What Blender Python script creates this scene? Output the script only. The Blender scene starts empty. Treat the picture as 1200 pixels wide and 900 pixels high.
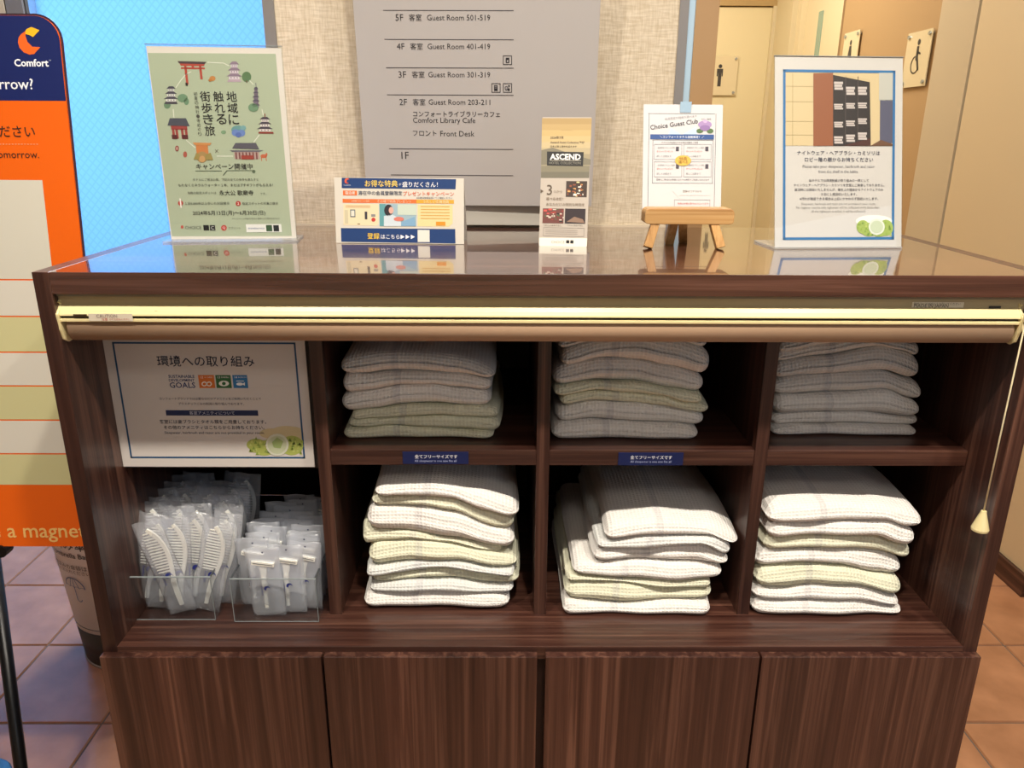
import bpy, math, random
from mathutils import Vector, Matrix
random.seed(7)
C = bpy.context.scene
COL = C.collection
PI = math.pi

# ------------------------------------------------------------------ camera
FPX = 902.7
CAM = Vector((-0.05496, -0.96487, 1.37634))
PITCH, YAW, ROLL = 0.31662, -0.008536, 0.005322
_r0 = Vector((math.cos(YAW), math.sin(YAW), 0)); _f0 = Vector((-math.sin(YAW), math.cos(YAW), 0))
FWD = (_f0 * math.cos(PITCH) + Vector((0, 0, -math.sin(PITCH)))).normalized()
_u0 = (_f0 * math.sin(PITCH) + Vector((0, 0, math.cos(PITCH)))).normalized()
RIGHT = _r0 * math.cos(ROLL) + _u0 * math.sin(ROLL)
UP = -_r0 * math.sin(ROLL) + _u0 * math.cos(ROLL)
cd = bpy.data.cameras.new('camera'); cam = bpy.data.objects.new('camera', cd); COL.objects.link(cam)
M = Matrix((RIGHT, UP, -FWD)).transposed().to_4x4(); M.translation = CAM
cam.matrix_world = M
cd.sensor_width = 36; cd.lens = FPX / 1200 * 36; cd.clip_start = .02; cd.clip_end = 60
C.camera = cam

# ------------------------------------------------------------------ world, lights, exposure
w = bpy.data.worlds.new('world'); C.world = w; w.use_nodes = True
w.node_tree.nodes['Background'].inputs[0].default_value = (.75, .85, 1, 1)
w.node_tree.nodes['Background'].inputs[1].default_value = 0.3
C.view_settings.view_transform = 'Standard'; C.view_settings.look = 'None'
C.view_settings.gamma = 1; C.view_settings.use_curve_mapping = False
C.view_settings.exposure = 0.0
try:
    C.cycles.transparent_max_bounces = 32; C.cycles.max_bounces = 10
except Exception: pass

def area(name, loc, target, sx, sy, power, col, shape='RECTANGLE', spread=PI):
    l = bpy.data.lights.new(name, 'AREA'); l.shape = shape; l.size = sx; l.size_y = sy
    l.energy = power; l.color = col; l.spread = spread
    o = bpy.data.objects.new(name, l); COL.objects.link(o); o.location = loc
    o.rotation_euler = (Vector(target) - Vector(loc)).to_track_quat('-Z', 'Y').to_euler()
    return o
CEIL = 2.65
WARM = (1, .80, .58)
for nx, e in ((-.62, 17), (.12, 17), (.85, 18)):
    area('downlight', (nx, -.72, CEIL - .03), (nx, -.62, 0), .09, .09, e, (1, .92, .80), 'DISK', 2.6)
area('ceiling_lamp_lobby', (.0, -1.9, CEIL - .03), (0, -1.6, 0), .9, .5, 7.5, (1, .92, .82))
area('added_poster_fill', (-.25, -.22, CEIL - .03), (-.25, -.1, 0), 1.1, .1, 6, (1, .92, .80))  # added lamp out of view, brightens the posters on the cabinet top
area('ceiling_lamp_wall', (-.1, .12, CEIL - .03), (-.1, .12, 0), .5, .2, 5, (1, .86, .68))
area('ceiling_lamp_corridor', (.75, 2.9, CEIL - .03), (.85, 2.9, 0), .5, .7, 25, (1, .91, .76))
area('ceiling_lamp_corridor_near', (1.0, 1.2, CEIL - .03), (1.1, 1.2, 0), .3, .5, 9, (1, .91, .78))
area('daylight_entrance', (1.7, -2.7, 1.7), (0, 0, .8), 1.6, 1.6, 9, (.66, .82, 1))
area('added_floor_fill', (-.95, 1.75, CEIL - .03), (-1.1, 1.2, 0), .5, .4, 60, (.90, .92, 1))  # added cool fill without a known fitting, lifts the floor at left
area('daylight_glass', (-2.0, 3.1, 1.6), (-1.9, 2.3, 1.35), 3.0, 2.6, 78, (.70, .86, 1))

# ------------------------------------------------------------------ helpers
def U(px, py, axis, val):
    """point of the 1200x900 photograph on the plane axis = val"""
    d = FWD * FPX + RIGHT * (px - 600) - UP * (py - 450)
    t = (val - CAM[axis]) / d[axis]
    return CAM + d * t

def lin(h):
    if isinstance(h, str):
        h = h.lstrip('#'); c = [int(h[i:i+2], 16) / 255 for i in (0, 2, 4)]
    else: c = [x / 255 for x in h]
    return tuple((x / 12.92 if x < .04045 else ((x + .055) / 1.055) ** 2.4) for x in c) + (1,)

MATS = {}
def mat(name, color=(128, 128, 128), rough=.5, metal=0, coat=0, spec=.5, coord=None):
    if name in MATS: return MATS[name]
    m = bpy.data.materials.new(name); m.use_nodes = True; b = m.node_tree.nodes['Principled BSDF']
    b.inputs['Base Color'].default_value = lin(color); b.inputs['Roughness'].default_value = rough
    b.inputs['Metallic'].default_value = metal; b.inputs['Coat Weight'].default_value = coat
    b.inputs['Specular IOR Level'].default_value = spec
    MATS[name] = m; return m
def ink(color, rough=.45):
    if not isinstance(color, str): color = '%02x%02x%02x' % tuple(color)
    return mat('ink_' + color.lstrip('#'), color, rough)
def nd(m, t, **k):
    n = m.node_tree.nodes.new(t)
    for a, v in k.items():
        if a.startswith('i_'): n.inputs[a[2:].replace('_', ' ')].default_value = v
        else: setattr(n, a, v)
    return n
def lk(m, a, ao, b, bi): m.node_tree.links.new(a.outputs[ao], b.inputs[bi])

def wood(name, axis, rough=.35, coat=0.15, dark='#2c1510', mid='#452a22', light='#745142', scale=1.0):
    if name in MATS: return MATS[name]
    m = mat(name, '#4a2a22', rough, 0, coat); b = m.node_tree.nodes['Principled BSDF']
    tc = nd(m, 'ShaderNodeTexCoord'); mp = nd(m, 'ShaderNodeMapping')
    s = [85 * scale, 85 * scale, 85 * scale]; s[axis] = 1.6 * scale
    mp.inputs['Scale'].default_value = s
    lk(m, tc, 'Object', mp, 'Vector')
    n = nd(m, 'ShaderNodeTexNoise'); n.inputs['Scale'].default_value = 1.0; n.inputs['Detail'].default_value = 7
    n.inputs['Roughness'].default_value = .62; n.inputs['Distortion'].default_value = .7
    lk(m, mp, 'Vector', n, 'Vector')
    r = nd(m, 'ShaderNodeValToRGB'); e = r.color_ramp.elements
    e[0].position = .30; e[0].color = lin(dark); e[1].position = .74; e[1].color = lin(light)
    x = r.color_ramp.elements.new(.50); x.color = lin(mid)
    lk(m, n, 'Fac', r, 'Fac')
    mp2 = nd(m, 'ShaderNodeMapping'); s2 = [11 * scale] * 3; s2[axis] = .8 * scale; mp2.inputs['Scale'].default_value = s2
    lk(m, tc, 'Object', mp2, 'Vector')
    n2 = nd(m, 'ShaderNodeTexNoise'); n2.inputs['Scale'].default_value = 1; n2.inputs['Detail'].default_value = 3
    lk(m, mp2, 'Vector', n2, 'Vector')
    mx = nd(m, 'ShaderNodeMix', data_type='RGBA', blend_type='MULTIPLY'); mx.inputs[0].default_value = .75
    r2 = nd(m, 'ShaderNodeValToRGB'); r2.color_ramp.elements[0].position = .3; r2.color_ramp.elements[0].color = (.45, .42, .42, 1)
    r2.color_ramp.elements[1].position = .7; r2.color_ramp.elements[1].color = (1.3, 1.25, 1.2, 1)
    lk(m, n2, 'Fac', r2, 'Fac')
    m.node_tree.links.new(r.outputs['Color'], mx.inputs[6]); m.node_tree.links.new(r2.outputs['Color'], mx.inputs[7])
    m.node_tree.links.new(mx.outputs[2], b.inputs['Base Color'])
    bp = nd(m, 'ShaderNodeBump'); bp.inputs['Strength'].default_value = .12; bp.inputs['Distance'].default_value = .0006
    lk(m, n, 'Fac', bp, 'Height'); lk(m, bp, 'Normal', b, 'Normal')
    return m

class MB:
    def __init__(s): s.v = []; s.f = []; s.m = []; s.mats = []; s.uv = None
    def mi(s, m):
        if m not in s.mats: s.mats.append(m)
        return s.mats.index(m)
    def add(s, vs, fs, m):
        o = len(s.v); k = s.mi(m); s.v += [tuple(v) for v in vs]
        for f in fs: s.f.append(tuple(i + o for i in f)); s.m.append(k)
        return s
    def box(s, a, b, m):
        x0, y0, z0 = a; x1, y1, z1 = b
        vs = [(x0,y0,z0),(x1,y0,z0),(x1,y1,z0),(x0,y1,z0),(x0,y0,z1),(x1,y0,z1),(x1,y1,z1),(x0,y1,z1)]
        return s.add(vs, [(0,3,2,1),(4,5,6,7),(0,1,5,4),(1,2,6,5),(2,3,7,6),(3,0,4,7)], m)
    def hexa(s, bot, top, m):
        n = len(bot); vs = list(bot) + list(top)
        fs = [tuple(reversed(range(n))), tuple(range(n, 2*n))] + [(i, (i+1) % n, n + (i+1) % n, n + i) for i in range(n)]
        return s.add(vs, fs, m)
    def bar(s, p, q, wx, wy, m, ux=(1,0,0), taper=1):
        p, q = Vector(p), Vector(q); d = (q - p).normalized(); u = Vector(ux); u = (u - d * u.dot(d)).normalized(); v = d.cross(u)
        f = lambda c, k: [c + u*a*wx/2*k + v*b*wy/2*k for a, b in ((-1,-1),(1,-1),(1,1),(-1,1))]
        return s.hexa(f(p, 1), f(q, taper), m)
    def tube(s, pts, r, m, n=10, cap=True):
        rings = []; pts = [Vector(p) for p in pts]
        rr = r if isinstance(r, (list, tuple)) else [r] * len(pts)
        for i, p in enumerate(pts):
            d = (pts[min(i+1, len(pts)-1)] - pts[max(i-1, 0)]).normalized()
            a = Vector((0, 1, 0)) if abs(d.y) < .9 else Vector((1, 0, 0))
            u = d.cross(a).normalized(); v = d.cross(u)
            rings.append([p + u * math.cos(2*PI*k/n) * rr[i] + v * math.sin(2*PI*k/n) * rr[i] for k in range(n)])
        vs = [q for R in rings for q in R]; fs = []
        for i in range(len(pts)-1):
            for k in range(n):
                a, b = i*n+k, i*n+(k+1) % n; fs.append((a, a+n, b+n, b))
        if cap: fs += [tuple(range(n)), tuple(reversed(range((len(pts)-1)*n, len(pts)*n)))]
        return s.add(vs, fs, m)
    def prism(s, prof, x0, x1, m):
        """profile in (y,z) swept along x"""
        return s.hexa([(x0, y, z) for y, z in prof], [(x1, y, z) for y, z in prof], m)
    def build(s, name, parent=None, smooth=False, bevel=0, local=None):
        me = bpy.data.meshes.new(name)
        off = Vector((0, 0, 0))
        if parent is not None: off = Vector(parent['_o']) if '_o' in parent else off
        if local is not None: off = Vector(local)
        me.from_pydata([tuple(Vector(v) - off) for v in s.v], [], s.f)
        for m in s.mats: me.materials.append(m)
        me.polygons.foreach_set('material_index', s.m)
        if s.uv:
            ul = me.uv_layers.new(name='UVMap')
            for lp in me.loops: ul.data[lp.index].uv = s.uv[lp.vertex_index]
        if smooth: me.polygons.foreach_set('use_smooth', [True] * len(me.polygons))
        me.update()
        o = bpy.data.objects.new(name, me); COL.objects.link(o)
        if parent is not None:
            o.parent = parent; o['_o'] = list(parent['_o']) if '_o' in parent else [0, 0, 0]
        elif local is not None:
            o.location = off; o['_o'] = list(off)
        if bevel:
            bv = o.modifiers.new('bevel', 'BEVEL'); bv.width = bevel; bv.segments = 2; bv.limit_method = 'ANGLE'; bv.angle_limit = .7
        return o

def thing(name, loc, label, cat, group=None):
    o = bpy.data.objects.new(name, None); COL.objects.link(o); o.location = loc; o.empty_display_size = .05
    o['_o'] = list(loc); o['label'] = label; o['category'] = cat
    if group: o['group'] = group
    return o
def tag(o, label, cat, group=None):
    o['label'] = label; o['category'] = cat
    if group: o['group'] = group
    return o
def struct(o): o['kind'] = 'structure'; return o

# text
def text_mesh(s, bold=0):
    if any(ord(c) > 0x2fff for c in s): bold = min(bold, .0055)      # dense characters clog when thickened more
    cu = bpy.data.curves.new('t', 'FONT'); cu.body = s; cu.size = 1; cu.resolution_u = 2; cu.offset = bold
    ob = bpy.data.objects.new('t', cu); COL.objects.link(ob)
    dg = bpy.context.evaluated_depsgraph_get(); me = bpy.data.meshes.new_from_object(ob.evaluated_get(dg))
    vs = [tuple(v.co) for v in me.vertices]; fs = [tuple(p.vertices) for p in me.polygons]
    bpy.data.objects.remove(ob); bpy.data.curves.remove(cu); bpy.data.meshes.remove(me)
    return vs, fs
LAY = .00022
class Page:
    """flat print on a plane; coordinates are metres on the page, px() turns a photograph point into page coordinates"""
    def __init__(s, o, r, u):
        s.o = Vector(o); s.r = Vector(r).normalized(); s.u = Vector(u).normalized(); s.n = s.r.cross(s.u).normalized()
        s.mb = MB()
    def px(s, x, y):
        d = FWD * FPX + RIGHT * (x - 600) - UP * (y - 450)
        t = (s.o - CAM).dot(s.n) / d.dot(s.n); p = CAM + d * t - s.o
        return p.dot(s.r), p.dot(s.u)
    def P(s, a, b, lay): return s.o + s.r * a + s.u * b + s.n * (LAY * lay)
    def poly(s, pts, col, lay=1, page=False):
        q = pts if page else [s.px(*p) for p in pts]
        ar = sum(q[i][0]*q[(i+1) % len(q)][1] - q[(i+1) % len(q)][0]*q[i][1] for i in range(len(q)))
        if ar < 0: q = q[::-1]
        s.mb.add([s.P(a, b, lay) for a, b in q], [tuple(range(len(q)))], ink(col) if not isinstance(col, bpy.types.Material) else col)
    def rect(s, x0, y0, x1, y1, col, lay=1):
        a, b = s.px((x0+x1)/2, y0)[1], s.px((x0+x1)/2, y1)[1]; m = (y0 + y1) / 2
        l, r = s.px(x0, m)[0], s.px(x1, m)[0]
        s.poly([(l, a), (r, a), (r, b), (l, b)], col, lay, True)
    def frame(s, x0, y0, x1, y1, t, col, lay=1):
        """page-aligned frame whose px corners are given at mid height/width; t in px"""
        s.rect(x0, y0, x1, y0+t, col, lay); s.rect(x0, y1-t, x1, y1, col, lay)
        a, b = s.px((x0+x1)/2, y0)[1], s.px((x0+x1)/2, y1)[1]
        for u, v in ((x0, x0+t), (x1-t, x1)):
            l, r = s.px(u, (y0+y1)/2)[0], s.px(v, (y0+y1)/2)[0]
            s.poly([(l, a), (r, a), (r, b), (l, b)], col, lay, True)
    def quadframe(s, tl, tr, br, bl, t, col, lay=1):
        q = [s.px(*p) for p in (tl, tr, br, bl)]
        x0 = (q[0][0]+q[3][0])/2; x1 = (q[1][0]+q[2][0])/2; y1 = (q[0][1]+q[1][1])/2; y0 = (q[2][1]+q[3][1])/2
        for a, b, c, d in ((x0, y1-t, x1, y1), (x0, y0, x1, y0+t), (x0, y0, x0+t, y1), (x1-t, y0, x1, y1)):
            s.poly([(a, b), (c, b), (c, d), (a, d)], col, lay, True)
    def ell(s, cx, cy, rx, ry, col, lay=1, n=20):
        s.poly([(cx + rx*math.cos(2*PI*i/n), cy + ry*math.sin(2*PI*i/n)) for i in range(n)], col, lay)
    def text(s, t, x0, x1, yc, col='#202028', lay=2, bold=0, h=None, rot=0):
        vs, fs = text_mesh(t, bold)
        if not vs: return
        ax, ay = min(v[0] for v in vs), min(v[1] for v in vs); bx, by = max(v[0] for v in vs), max(v[1] for v in vs)
        (l, c) = s.px(x0, yc); r, _ = s.px(x1, yc)
        k = (r - l) / (bx - ax); kh = k
        if h: kh = abs(s.px(x0, yc - h/2)[1] - s.px(x0, yc + h/2)[1]) / (by - ay)
        cr, sr = math.cos(rot), math.sin(rot)
        out = []
        for v in vs:
            a = (v[0] - ax) * k; b = (v[1] - (ay + by) / 2) * kh
            out.append(s.P(l + a*cr - b*sr, c + a*sr + b*cr, lay))
        s.mb.add(out, fs, ink(col))
    def vtext(s, t, x0, y0, x1, y1, size, col='#202028', lay=2, bold=0):
        n = len(t)
        for i, ch in enumerate(t):
            k = i / max(1, n-1); cx = x0 + (x1-x0)*k; cy = y0 + (y1-y0)*k
            s.text(ch, cx - size/2, cx + size/2, cy, col, lay, bold, h=size)
    def build(s, name, parent): return s.mb.build(name, parent)

# ------------------------------------------------------------------ materials
DK = 0.65                                   # height of the cabinet's deck above the floor
W_V = wood('wood_vertical', 2); W_H = wood('wood_horizontal', 0); W_D = wood('wood_depth', 1)
W_TOP = wood('wood_top_sheen', 0, rough=.20, coat=1.0, dark='#3a1f18', mid='#5a382c', light='#80584a')  # walnut lightened for the top: part of the wall's reflection is in the tones
W_IN = wood('wood_inside_shaded', 2, rough=.6, coat=0, dark='#1c0f0c', mid='#2e1a15', light='#3c241d')  # darker copy of the walnut, deepens the shade inside by colour

def m_wallpaper():
    m = mat('wallpaper', '#cfc1aa', .85); b = m.node_tree.nodes['Principled BSDF']
    tc = nd(m, 'ShaderNodeTexCoord')
    hs = []
    for sc in ((620, 620, 90), (90, 90, 700)):
        mp = nd(m, 'ShaderNodeMapping'); mp.inputs['Scale'].default_value = sc; lk(m, tc, 'Object', mp, 'Vector')
        n = nd(m, 'ShaderNodeTexNoise'); n.inputs['Scale'].default_value = .45; n.inputs['Detail'].default_value = 2
        lk(m, mp, 'Vector', n, 'Vector'); hs.append(n)
    a = nd(m, 'ShaderNodeMath', operation='ADD'); lk(m, hs[0], 'Fac', a, 0); lk(m, hs[1], 'Fac', a, 1)
    r = nd(m, 'ShaderNodeValToRGB'); e = r.color_ramp.elements
    e[0].position = .36; e[0].color = lin('#c0b097'); e[1].position = .64; e[1].color = lin('#d8cbb6')
    h = nd(m, 'ShaderNodeMath', operation='MULTIPLY'); h.inputs[1].default_value = .5; lk(m, a, 0, h, 0)
    lk(m, h, 0, r, 'Fac'); lk(m, r, 'Color', b, 'Base Color')
    bp = nd(m, 'ShaderNodeBump'); bp.inputs['Strength'].default_value = .6; bp.inputs['Distance'].default_value = .002
    lk(m, h, 0, bp, 'Height'); lk(m, bp, 'Normal', b, 'Normal')
    return m
WALLP = m_wallpaper()

def m_frost():
    m = bpy.data.materials.new('frosted_glass'); m.use_nodes = True; nt = m.node_tree; nt.nodes.clear()
    out = nt.nodes.new('ShaderNodeOutputMaterial'); tr = nt.nodes.new('ShaderNodeBsdfTranslucent'); gl = nt.nodes.new('ShaderNodeBsdfGlossy')
    mx = nt.nodes.new('ShaderNodeMixShader'); mx.inputs[0].default_value = .06; gl.inputs['Roughness'].default_value = .3
    tc = nt.nodes.new('ShaderNodeTexCoord'); facs = []
    for s in (1, -1):
        mp = nt.nodes.new('ShaderNodeMapping'); mp.inputs['Rotation'].default_value = (0, s * .72, 0)
        nt.links.new(tc.outputs['Object'], mp.inputs['Vector'])
        wv = nt.nodes.new('ShaderNodeTexWave'); wv.bands_direction = 'X'; wv.inputs['Scale'].default_value = 13; wv.inputs['Distortion'].default_value = .2
        nt.links.new(mp.outputs[0], wv.inputs['Vector']); facs.append(wv)
    mn = nt.nodes.new('ShaderNodeMath'); mn.operation = 'MINIMUM'
    nt.links.new(facs[0].outputs['Fac'], mn.inputs[0]); nt.links.new(facs[1].outputs['Fac'], mn.inputs[1])
    r = nt.nodes.new('ShaderNodeValToRGB'); r.color_ramp.elements[0].color = (.36, .58, .84, 1); r.color_ramp.elements[1].color = (.42, .65, .90, 1)
    r.color_ramp.elements[0].position = 0; r.color_ramp.elements[1].position = .25
    nt.links.new(mn.outputs[0], r.inputs[0]); nt.links.new(r.outputs[0], tr.inputs['Color'])
    nt.links.new(tr.outputs[0], mx.inputs[1]); nt.links.new(gl.outputs[0], mx.inputs[2]); nt.links.new(mx.outputs[0], out.inputs[0])
    return m
FROST = m_frost()

def m_clear(name, tint=(1, 1, 1, 1), rough=.02, base=.04, milk=0, milkcol=(.9, .92, .95, 1), bump=0):
    m = bpy.data.materials.new(name); m.use_nodes = True; nt = m.node_tree; nt.nodes.clear()
    out = nt.nodes.new('ShaderNodeOutputMaterial'); tr = nt.nodes.new('ShaderNodeBsdfTransparent'); tr.inputs[0].default_value = tint
    gl = nt.nodes.new('ShaderNodeBsdfGlossy'); gl.inputs['Roughness'].default_value = rough
    fr = nt.nodes.new('ShaderNodeFresnel')
    geo = nt.nodes.new('ShaderNodeNewGeometry'); mr = nt.nodes.new('ShaderNodeMapRange'); mr.inputs[3].default_value = 1.45; mr.inputs[4].default_value = 1 / 1.45
    nt.links.new(geo.outputs['Backfacing'], mr.inputs[0]); nt.links.new(mr.outputs[0], fr.inputs['IOR'])
    mx = nt.nodes.new('ShaderNodeMixShader'); nt.links.new(fr.outputs[0], mx.inputs[0])
    src = tr
    if milk:
        df = nt.nodes.new('ShaderNodeBsdfDiffuse'); df.inputs[0].default_value = milkcol
        tl = nt.nodes.new('ShaderNodeBsdfTranslucent'); tl.inputs[0].default_value = milkcol
        m2 = nt.nodes.new('ShaderNodeMixShader'); m2.inputs[0].default_value = .35
        nt.links.new(df.outputs[0], m2.inputs[1]); nt.links.new(tl.outputs[0], m2.inputs[2])
        m3 = nt.nodes.new('ShaderNodeMixShader'); m3.inputs[0].default_value = milk
        nt.links.new(tr.outputs[0], m3.inputs[1]); nt.links.new(m2.outputs[0], m3.inputs[2]); src = m3
    nt.links.new(src.outputs[0], mx.inputs[1]); nt.links.new(gl.outputs[0], mx.inputs[2]); nt.links.new(mx.outputs[0], out.inputs[0])
    if bump:
        tc = nt.nodes.new('ShaderNodeTexCoord'); n = nt.nodes.new('ShaderNodeTexNoise'); n.inputs['Scale'].default_value = 60; n.inputs['Detail'].default_value = 3
        nt.links.new(tc.outputs['Object'], n.inputs['Vector'])
        bp = nt.nodes.new('ShaderNodeBump'); bp.inputs['Strength'].default_value = bump; bp.inputs['Distance'].default_value = .004
        nt.links.new(n.outputs['Fac'], bp.inputs['Height'])
        nt.links.new(bp.outputs[0], gl.inputs['Normal']); nt.links.new(bp.outputs[0], fr.inputs['Normal'])
    return m
ACR = m_clear('clear_acrylic', (.97, .98, .98, 1))
ACR_E = mat('acrylic_edge', '#8b9394', .15, coat=.5)
POUCH = m_clear('pouch_film', (.97, .98, 1, 1), .14, milk=.20, milkcol=(.95,.96,1,1), bump=.9)
POUCH_M = m_clear('pouch_milky_film', (.97, .98, 1, 1), .25, milk=.30, milkcol=(.93, .95, 1, 1), bump=.6)

def m_towel(name, c):
    m = mat(name, c, .95, spec=.15); b = m.node_tree.nodes['Principled BSDF']
    uv = nd(m, 'ShaderNodeUVMap'); sx = nd(m, 'ShaderNodeSeparateXYZ'); lk(m, uv, 'UV', sx, 'Vector')
    sn = []
    for ax in ('X', 'Y'):
        ml = nd(m, 'ShaderNodeMath', operation='MULTIPLY'); ml.inputs[1].default_value = PI / .0056; lk(m, sx, ax, ml, 0)
        s1 = nd(m, 'ShaderNodeMath', operation='SINE'); lk(m, ml, 0, s1, 0)
        ab = nd(m, 'ShaderNodeMath', operation='ABSOLUTE'); lk(m, s1, 0, ab, 0); sn.append(ab)
    mu = nd(m, 'ShaderNodeMath', operation='MULTIPLY'); lk(m, sn[0], 0, mu, 0); lk(m, sn[1], 0, mu, 1)
    inv = nd(m, 'ShaderNodeMath', operation='SUBTRACT'); inv.inputs[0].default_value = 1; lk(m, mu, 0, inv, 1)
    bp = nd(m, 'ShaderNodeBump'); bp.inputs['Strength'].default_value = .7; bp.inputs['Distance'].default_value = .0014
    lk(m, inv, 0, bp, 'Height')
    nw = nd(m, 'ShaderNodeTexNoise'); nw.inputs['Scale'].default_value = 26; nw.inputs['Detail'].default_value = 3; lk(m, uv, 'UV', nw, 'Vector')
    bw = nd(m, 'ShaderNodeBump'); bw.inputs['Strength'].default_value = .5; bw.inputs['Distance'].default_value = .008
    lk(m, nw, 'Fac', bw, 'Height'); lk(m, bw, 'Normal', bp, 'Normal'); lk(m, bp, 'Normal', b, 'Normal')
    # woven stripe: two thin bands near a third of the width
    st = nd(m, 'ShaderNodeMath', operation='SUBTRACT'); lk(m, sx, 'X', st, 0); st.inputs[1].default_value = .083
    sa = nd(m, 'ShaderNodeMath', operation='ABSOLUTE'); lk(m, st, 0, sa, 0)
    lt = nd(m, 'ShaderNodeMath', operation='LESS_THAN'); lk(m, sa, 0, lt, 0); lt.inputs[1].default_value = .0055
    n = nd(m, 'ShaderNodeTexNoise'); n.inputs['Scale'].default_value = 22
    lk(m, uv, 'UV', n, 'Vector')
    mu2 = nd(m, 'ShaderNodeMath', operation='MULTIPLY'); lk(m, lt, 0, mu2, 0); mu2.inputs[1].default_value = .24
    mx = nd(m, 'ShaderNodeMix', data_type='RGBA'); lk(m, mu2, 0, mx, 0)
    mx.inputs[6].default_value = lin(c); mx.inputs[7].default_value = lin('#9a97a4')
    hollow_shade = nd(m, 'ShaderNodeMix', data_type='RGBA', blend_type='MULTIPLY'); hollow_shade.inputs[0].default_value = .10  # waffle hollows darkened in the colour, as painted shade
    m.node_tree.links.new(mx.outputs[2], hollow_shade.inputs[6]); m.node_tree.links.new(inv.outputs[0], hollow_shade.inputs[7])
    m.node_tree.links.new(hollow_shade.outputs[2], b.inputs['Base Color'])
    return m
T_W = m_towel('robe_cloth_white', '#f1ece6'); T_Y = m_towel('robe_cloth_cream', '#e9e7cd'); T_B = m_towel('robe_cloth_pale_grey', '#e4e4e0')

def m_tile():
    m = mat('floor_tile', '#b87a52', .33, coat=.15); b = m.node_tree.nodes['Principled BSDF']
    tc = nd(m, 'ShaderNodeTexCoord'); n = nd(m, 'ShaderNodeTexNoise'); n.inputs['Scale'].default_value = 9; n.inputs['Detail'].default_value = 6
    lk(m, tc, 'Object', n, 'Vector'); r = nd(m, 'ShaderNodeValToRGB'); e = r.color_ramp.elements
    e[0].position = .32; e[0].color = lin('#a0704f'); e[1].position = .7; e[1].color = lin('#bf8a66')
    lk(m, n, 'Fac', r, 'Fac'); lk(m, r, 'Color', b, 'Base Color')
    bp = nd(m, 'ShaderNodeBump'); bp.inputs['Strength'].default_value = .25; bp.inputs['Distance'].default_value = .003
    lk(m, n, 'Fac', bp, 'Height'); lk(m, bp, 'Normal', b, 'Normal')
    return m
TILE = m_tile(); GROUT = mat('grout', '#6b6058', .8)
BEIGE = mat('beige_paint', '#d8c6a4', .6); BROWNW = mat('tan_wall_panel', '#b99a70', .55); CREAM = mat('cream_door', '#e6d8b4', .45)
GREYM = mat('grey_metal', '#8e8a88', .35, metal=.3); SILV = mat('silver', '#b8c4cc', .25, metal=.8)
BSB = wood('wood_baseboard', 1, rough=.5, coat=0); CEILM = mat('ceiling_white', '#dcd6cc', .9)
PAPER = mat('paper_white', '#e9e6e1', .5); PAPERG = mat('paper_glossy', '#d6d0ca', .25)

# ------------------------------------------------------------------ setting
fl = struct(MB().box((-4.5, -3.4, -.05), (3.2, 4.4, -.004), GROUT).build('floor'))
tm = MB(); g = .2955
bt = [(0,0,-.004),(g,0,-.004),(g,g,-.004),(0,g,-.004)]; e = .0025
tm.hexa(bt, [(e,e,0),(g-e,e,0),(g-e,g-e,0),(e,g-e,0)], TILE)
t0 = tm.build('tile', fl); tme = t0.data
first = True; n_t = 0
for i in range(-8, 10):
    for j in range(-5, 13):
        x = -1.339 + .3 * (i + 1); y = .571 + .3 * j
        if y > 4.1 or x > 2.9 or (-.66 < x < .36 and -.0 < y < .3): continue
        if first: o = t0; first = False
        else: o = bpy.data.objects.new('tile', tme); COL.objects.link(o); o.parent = fl
        o.location = (x + .00225, y + .00225, 0); o.rotation_euler = (0, 0, 0)
        n_t += 1
        if n_t >= 298: break
    if n_t >= 298: break
struct(MB().box((-4.5, -3.4, CEIL), (3.2, 4.4, CEIL + .1), CEILM).build('ceiling'))
WY = .512
struct(MB().box((-.458, WY, 0), (.246, WY + .12, CEIL), WALLP).build('wall_back'))
# upright trims at both ends of the papered wall
struct(MB().box((-.478, WY - .004, 0), (-.458, WY + .13, CEIL), GREYM).build('trim_1'))
struct(MB().box((.246, WY - .004, 0), (.262, WY + .13, CEIL), GREYM).build('trim_2'))
struct(MB().box((.262, WY - .001, 0), (.274, WY + .13, CEIL), mat('aluminium_blue_reflection', '#b4cfe2', .3, metal=.2)).build('trim_3'))  # aluminium strip; the blue it reflects is put into its colour
struct(MB().box((.274, WY - .004, 0), (.315, WY + .13, CEIL), mat('tan_jamb', '#a8865e', .5)).build('trim_4'))
# corridor: right wall in pieces, far wall, doors
XR = 1.57
struct(MB().box((XR, 1.12, 0), (XR + .15, 1.932, CEIL), BEIGE).build('wall_right'))
struct(MB().box((XR + .006, 1.932, 0), (XR + .15, 1.942, CEIL), mat('dark_joint', '#4a4038', .6)).build('trim_5'))
struct(MB().box((XR - .004, 1.942, 0), (XR + .15, 2.19, CEIL), mat('pale_post', '#cbbda2', .5)).build('trim_6'))
wr = struct(MB().box((XR, 2.19, 0), (XR + .15, 3.10, CEIL), BROWNW).build('wall_corridor'))
struct(MB().box((XR, 3.10, 2.12), (XR + .15, 3.66, CEIL), BEIGE).build('wall_over_door'))
d1 = struct(MB().box((XR + .012, 3.125, .01), (XR + .05, 3.64, 2.11), CREAM).build('door_1', bevel=.002))
MB().box((XR + .009, 3.40, 1.30), (XR + .0125, 3.46, 1.98), mat('green_pane', '#7fa79a', .1, coat=1)).build('vision_pane', d1)
MB().box((XR - .0, 3.10, 0), (XR + .1, 3.125, 2.12), mat('door_frame_edge', '#8c6f4c', .5)).build('jamb', d1)
MB().box((XR - .02, 3.64, 0), (XR + .1, 3.70, 2.14), CREAM).build('jamb', d1)
struct(MB().box((XR - .05, 3.70, 0), (XR + .15, 4.0, CEIL), mat('cream_paint', '#dccfac', .6)).build('wall_corner'))
FY = 4.0
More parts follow.
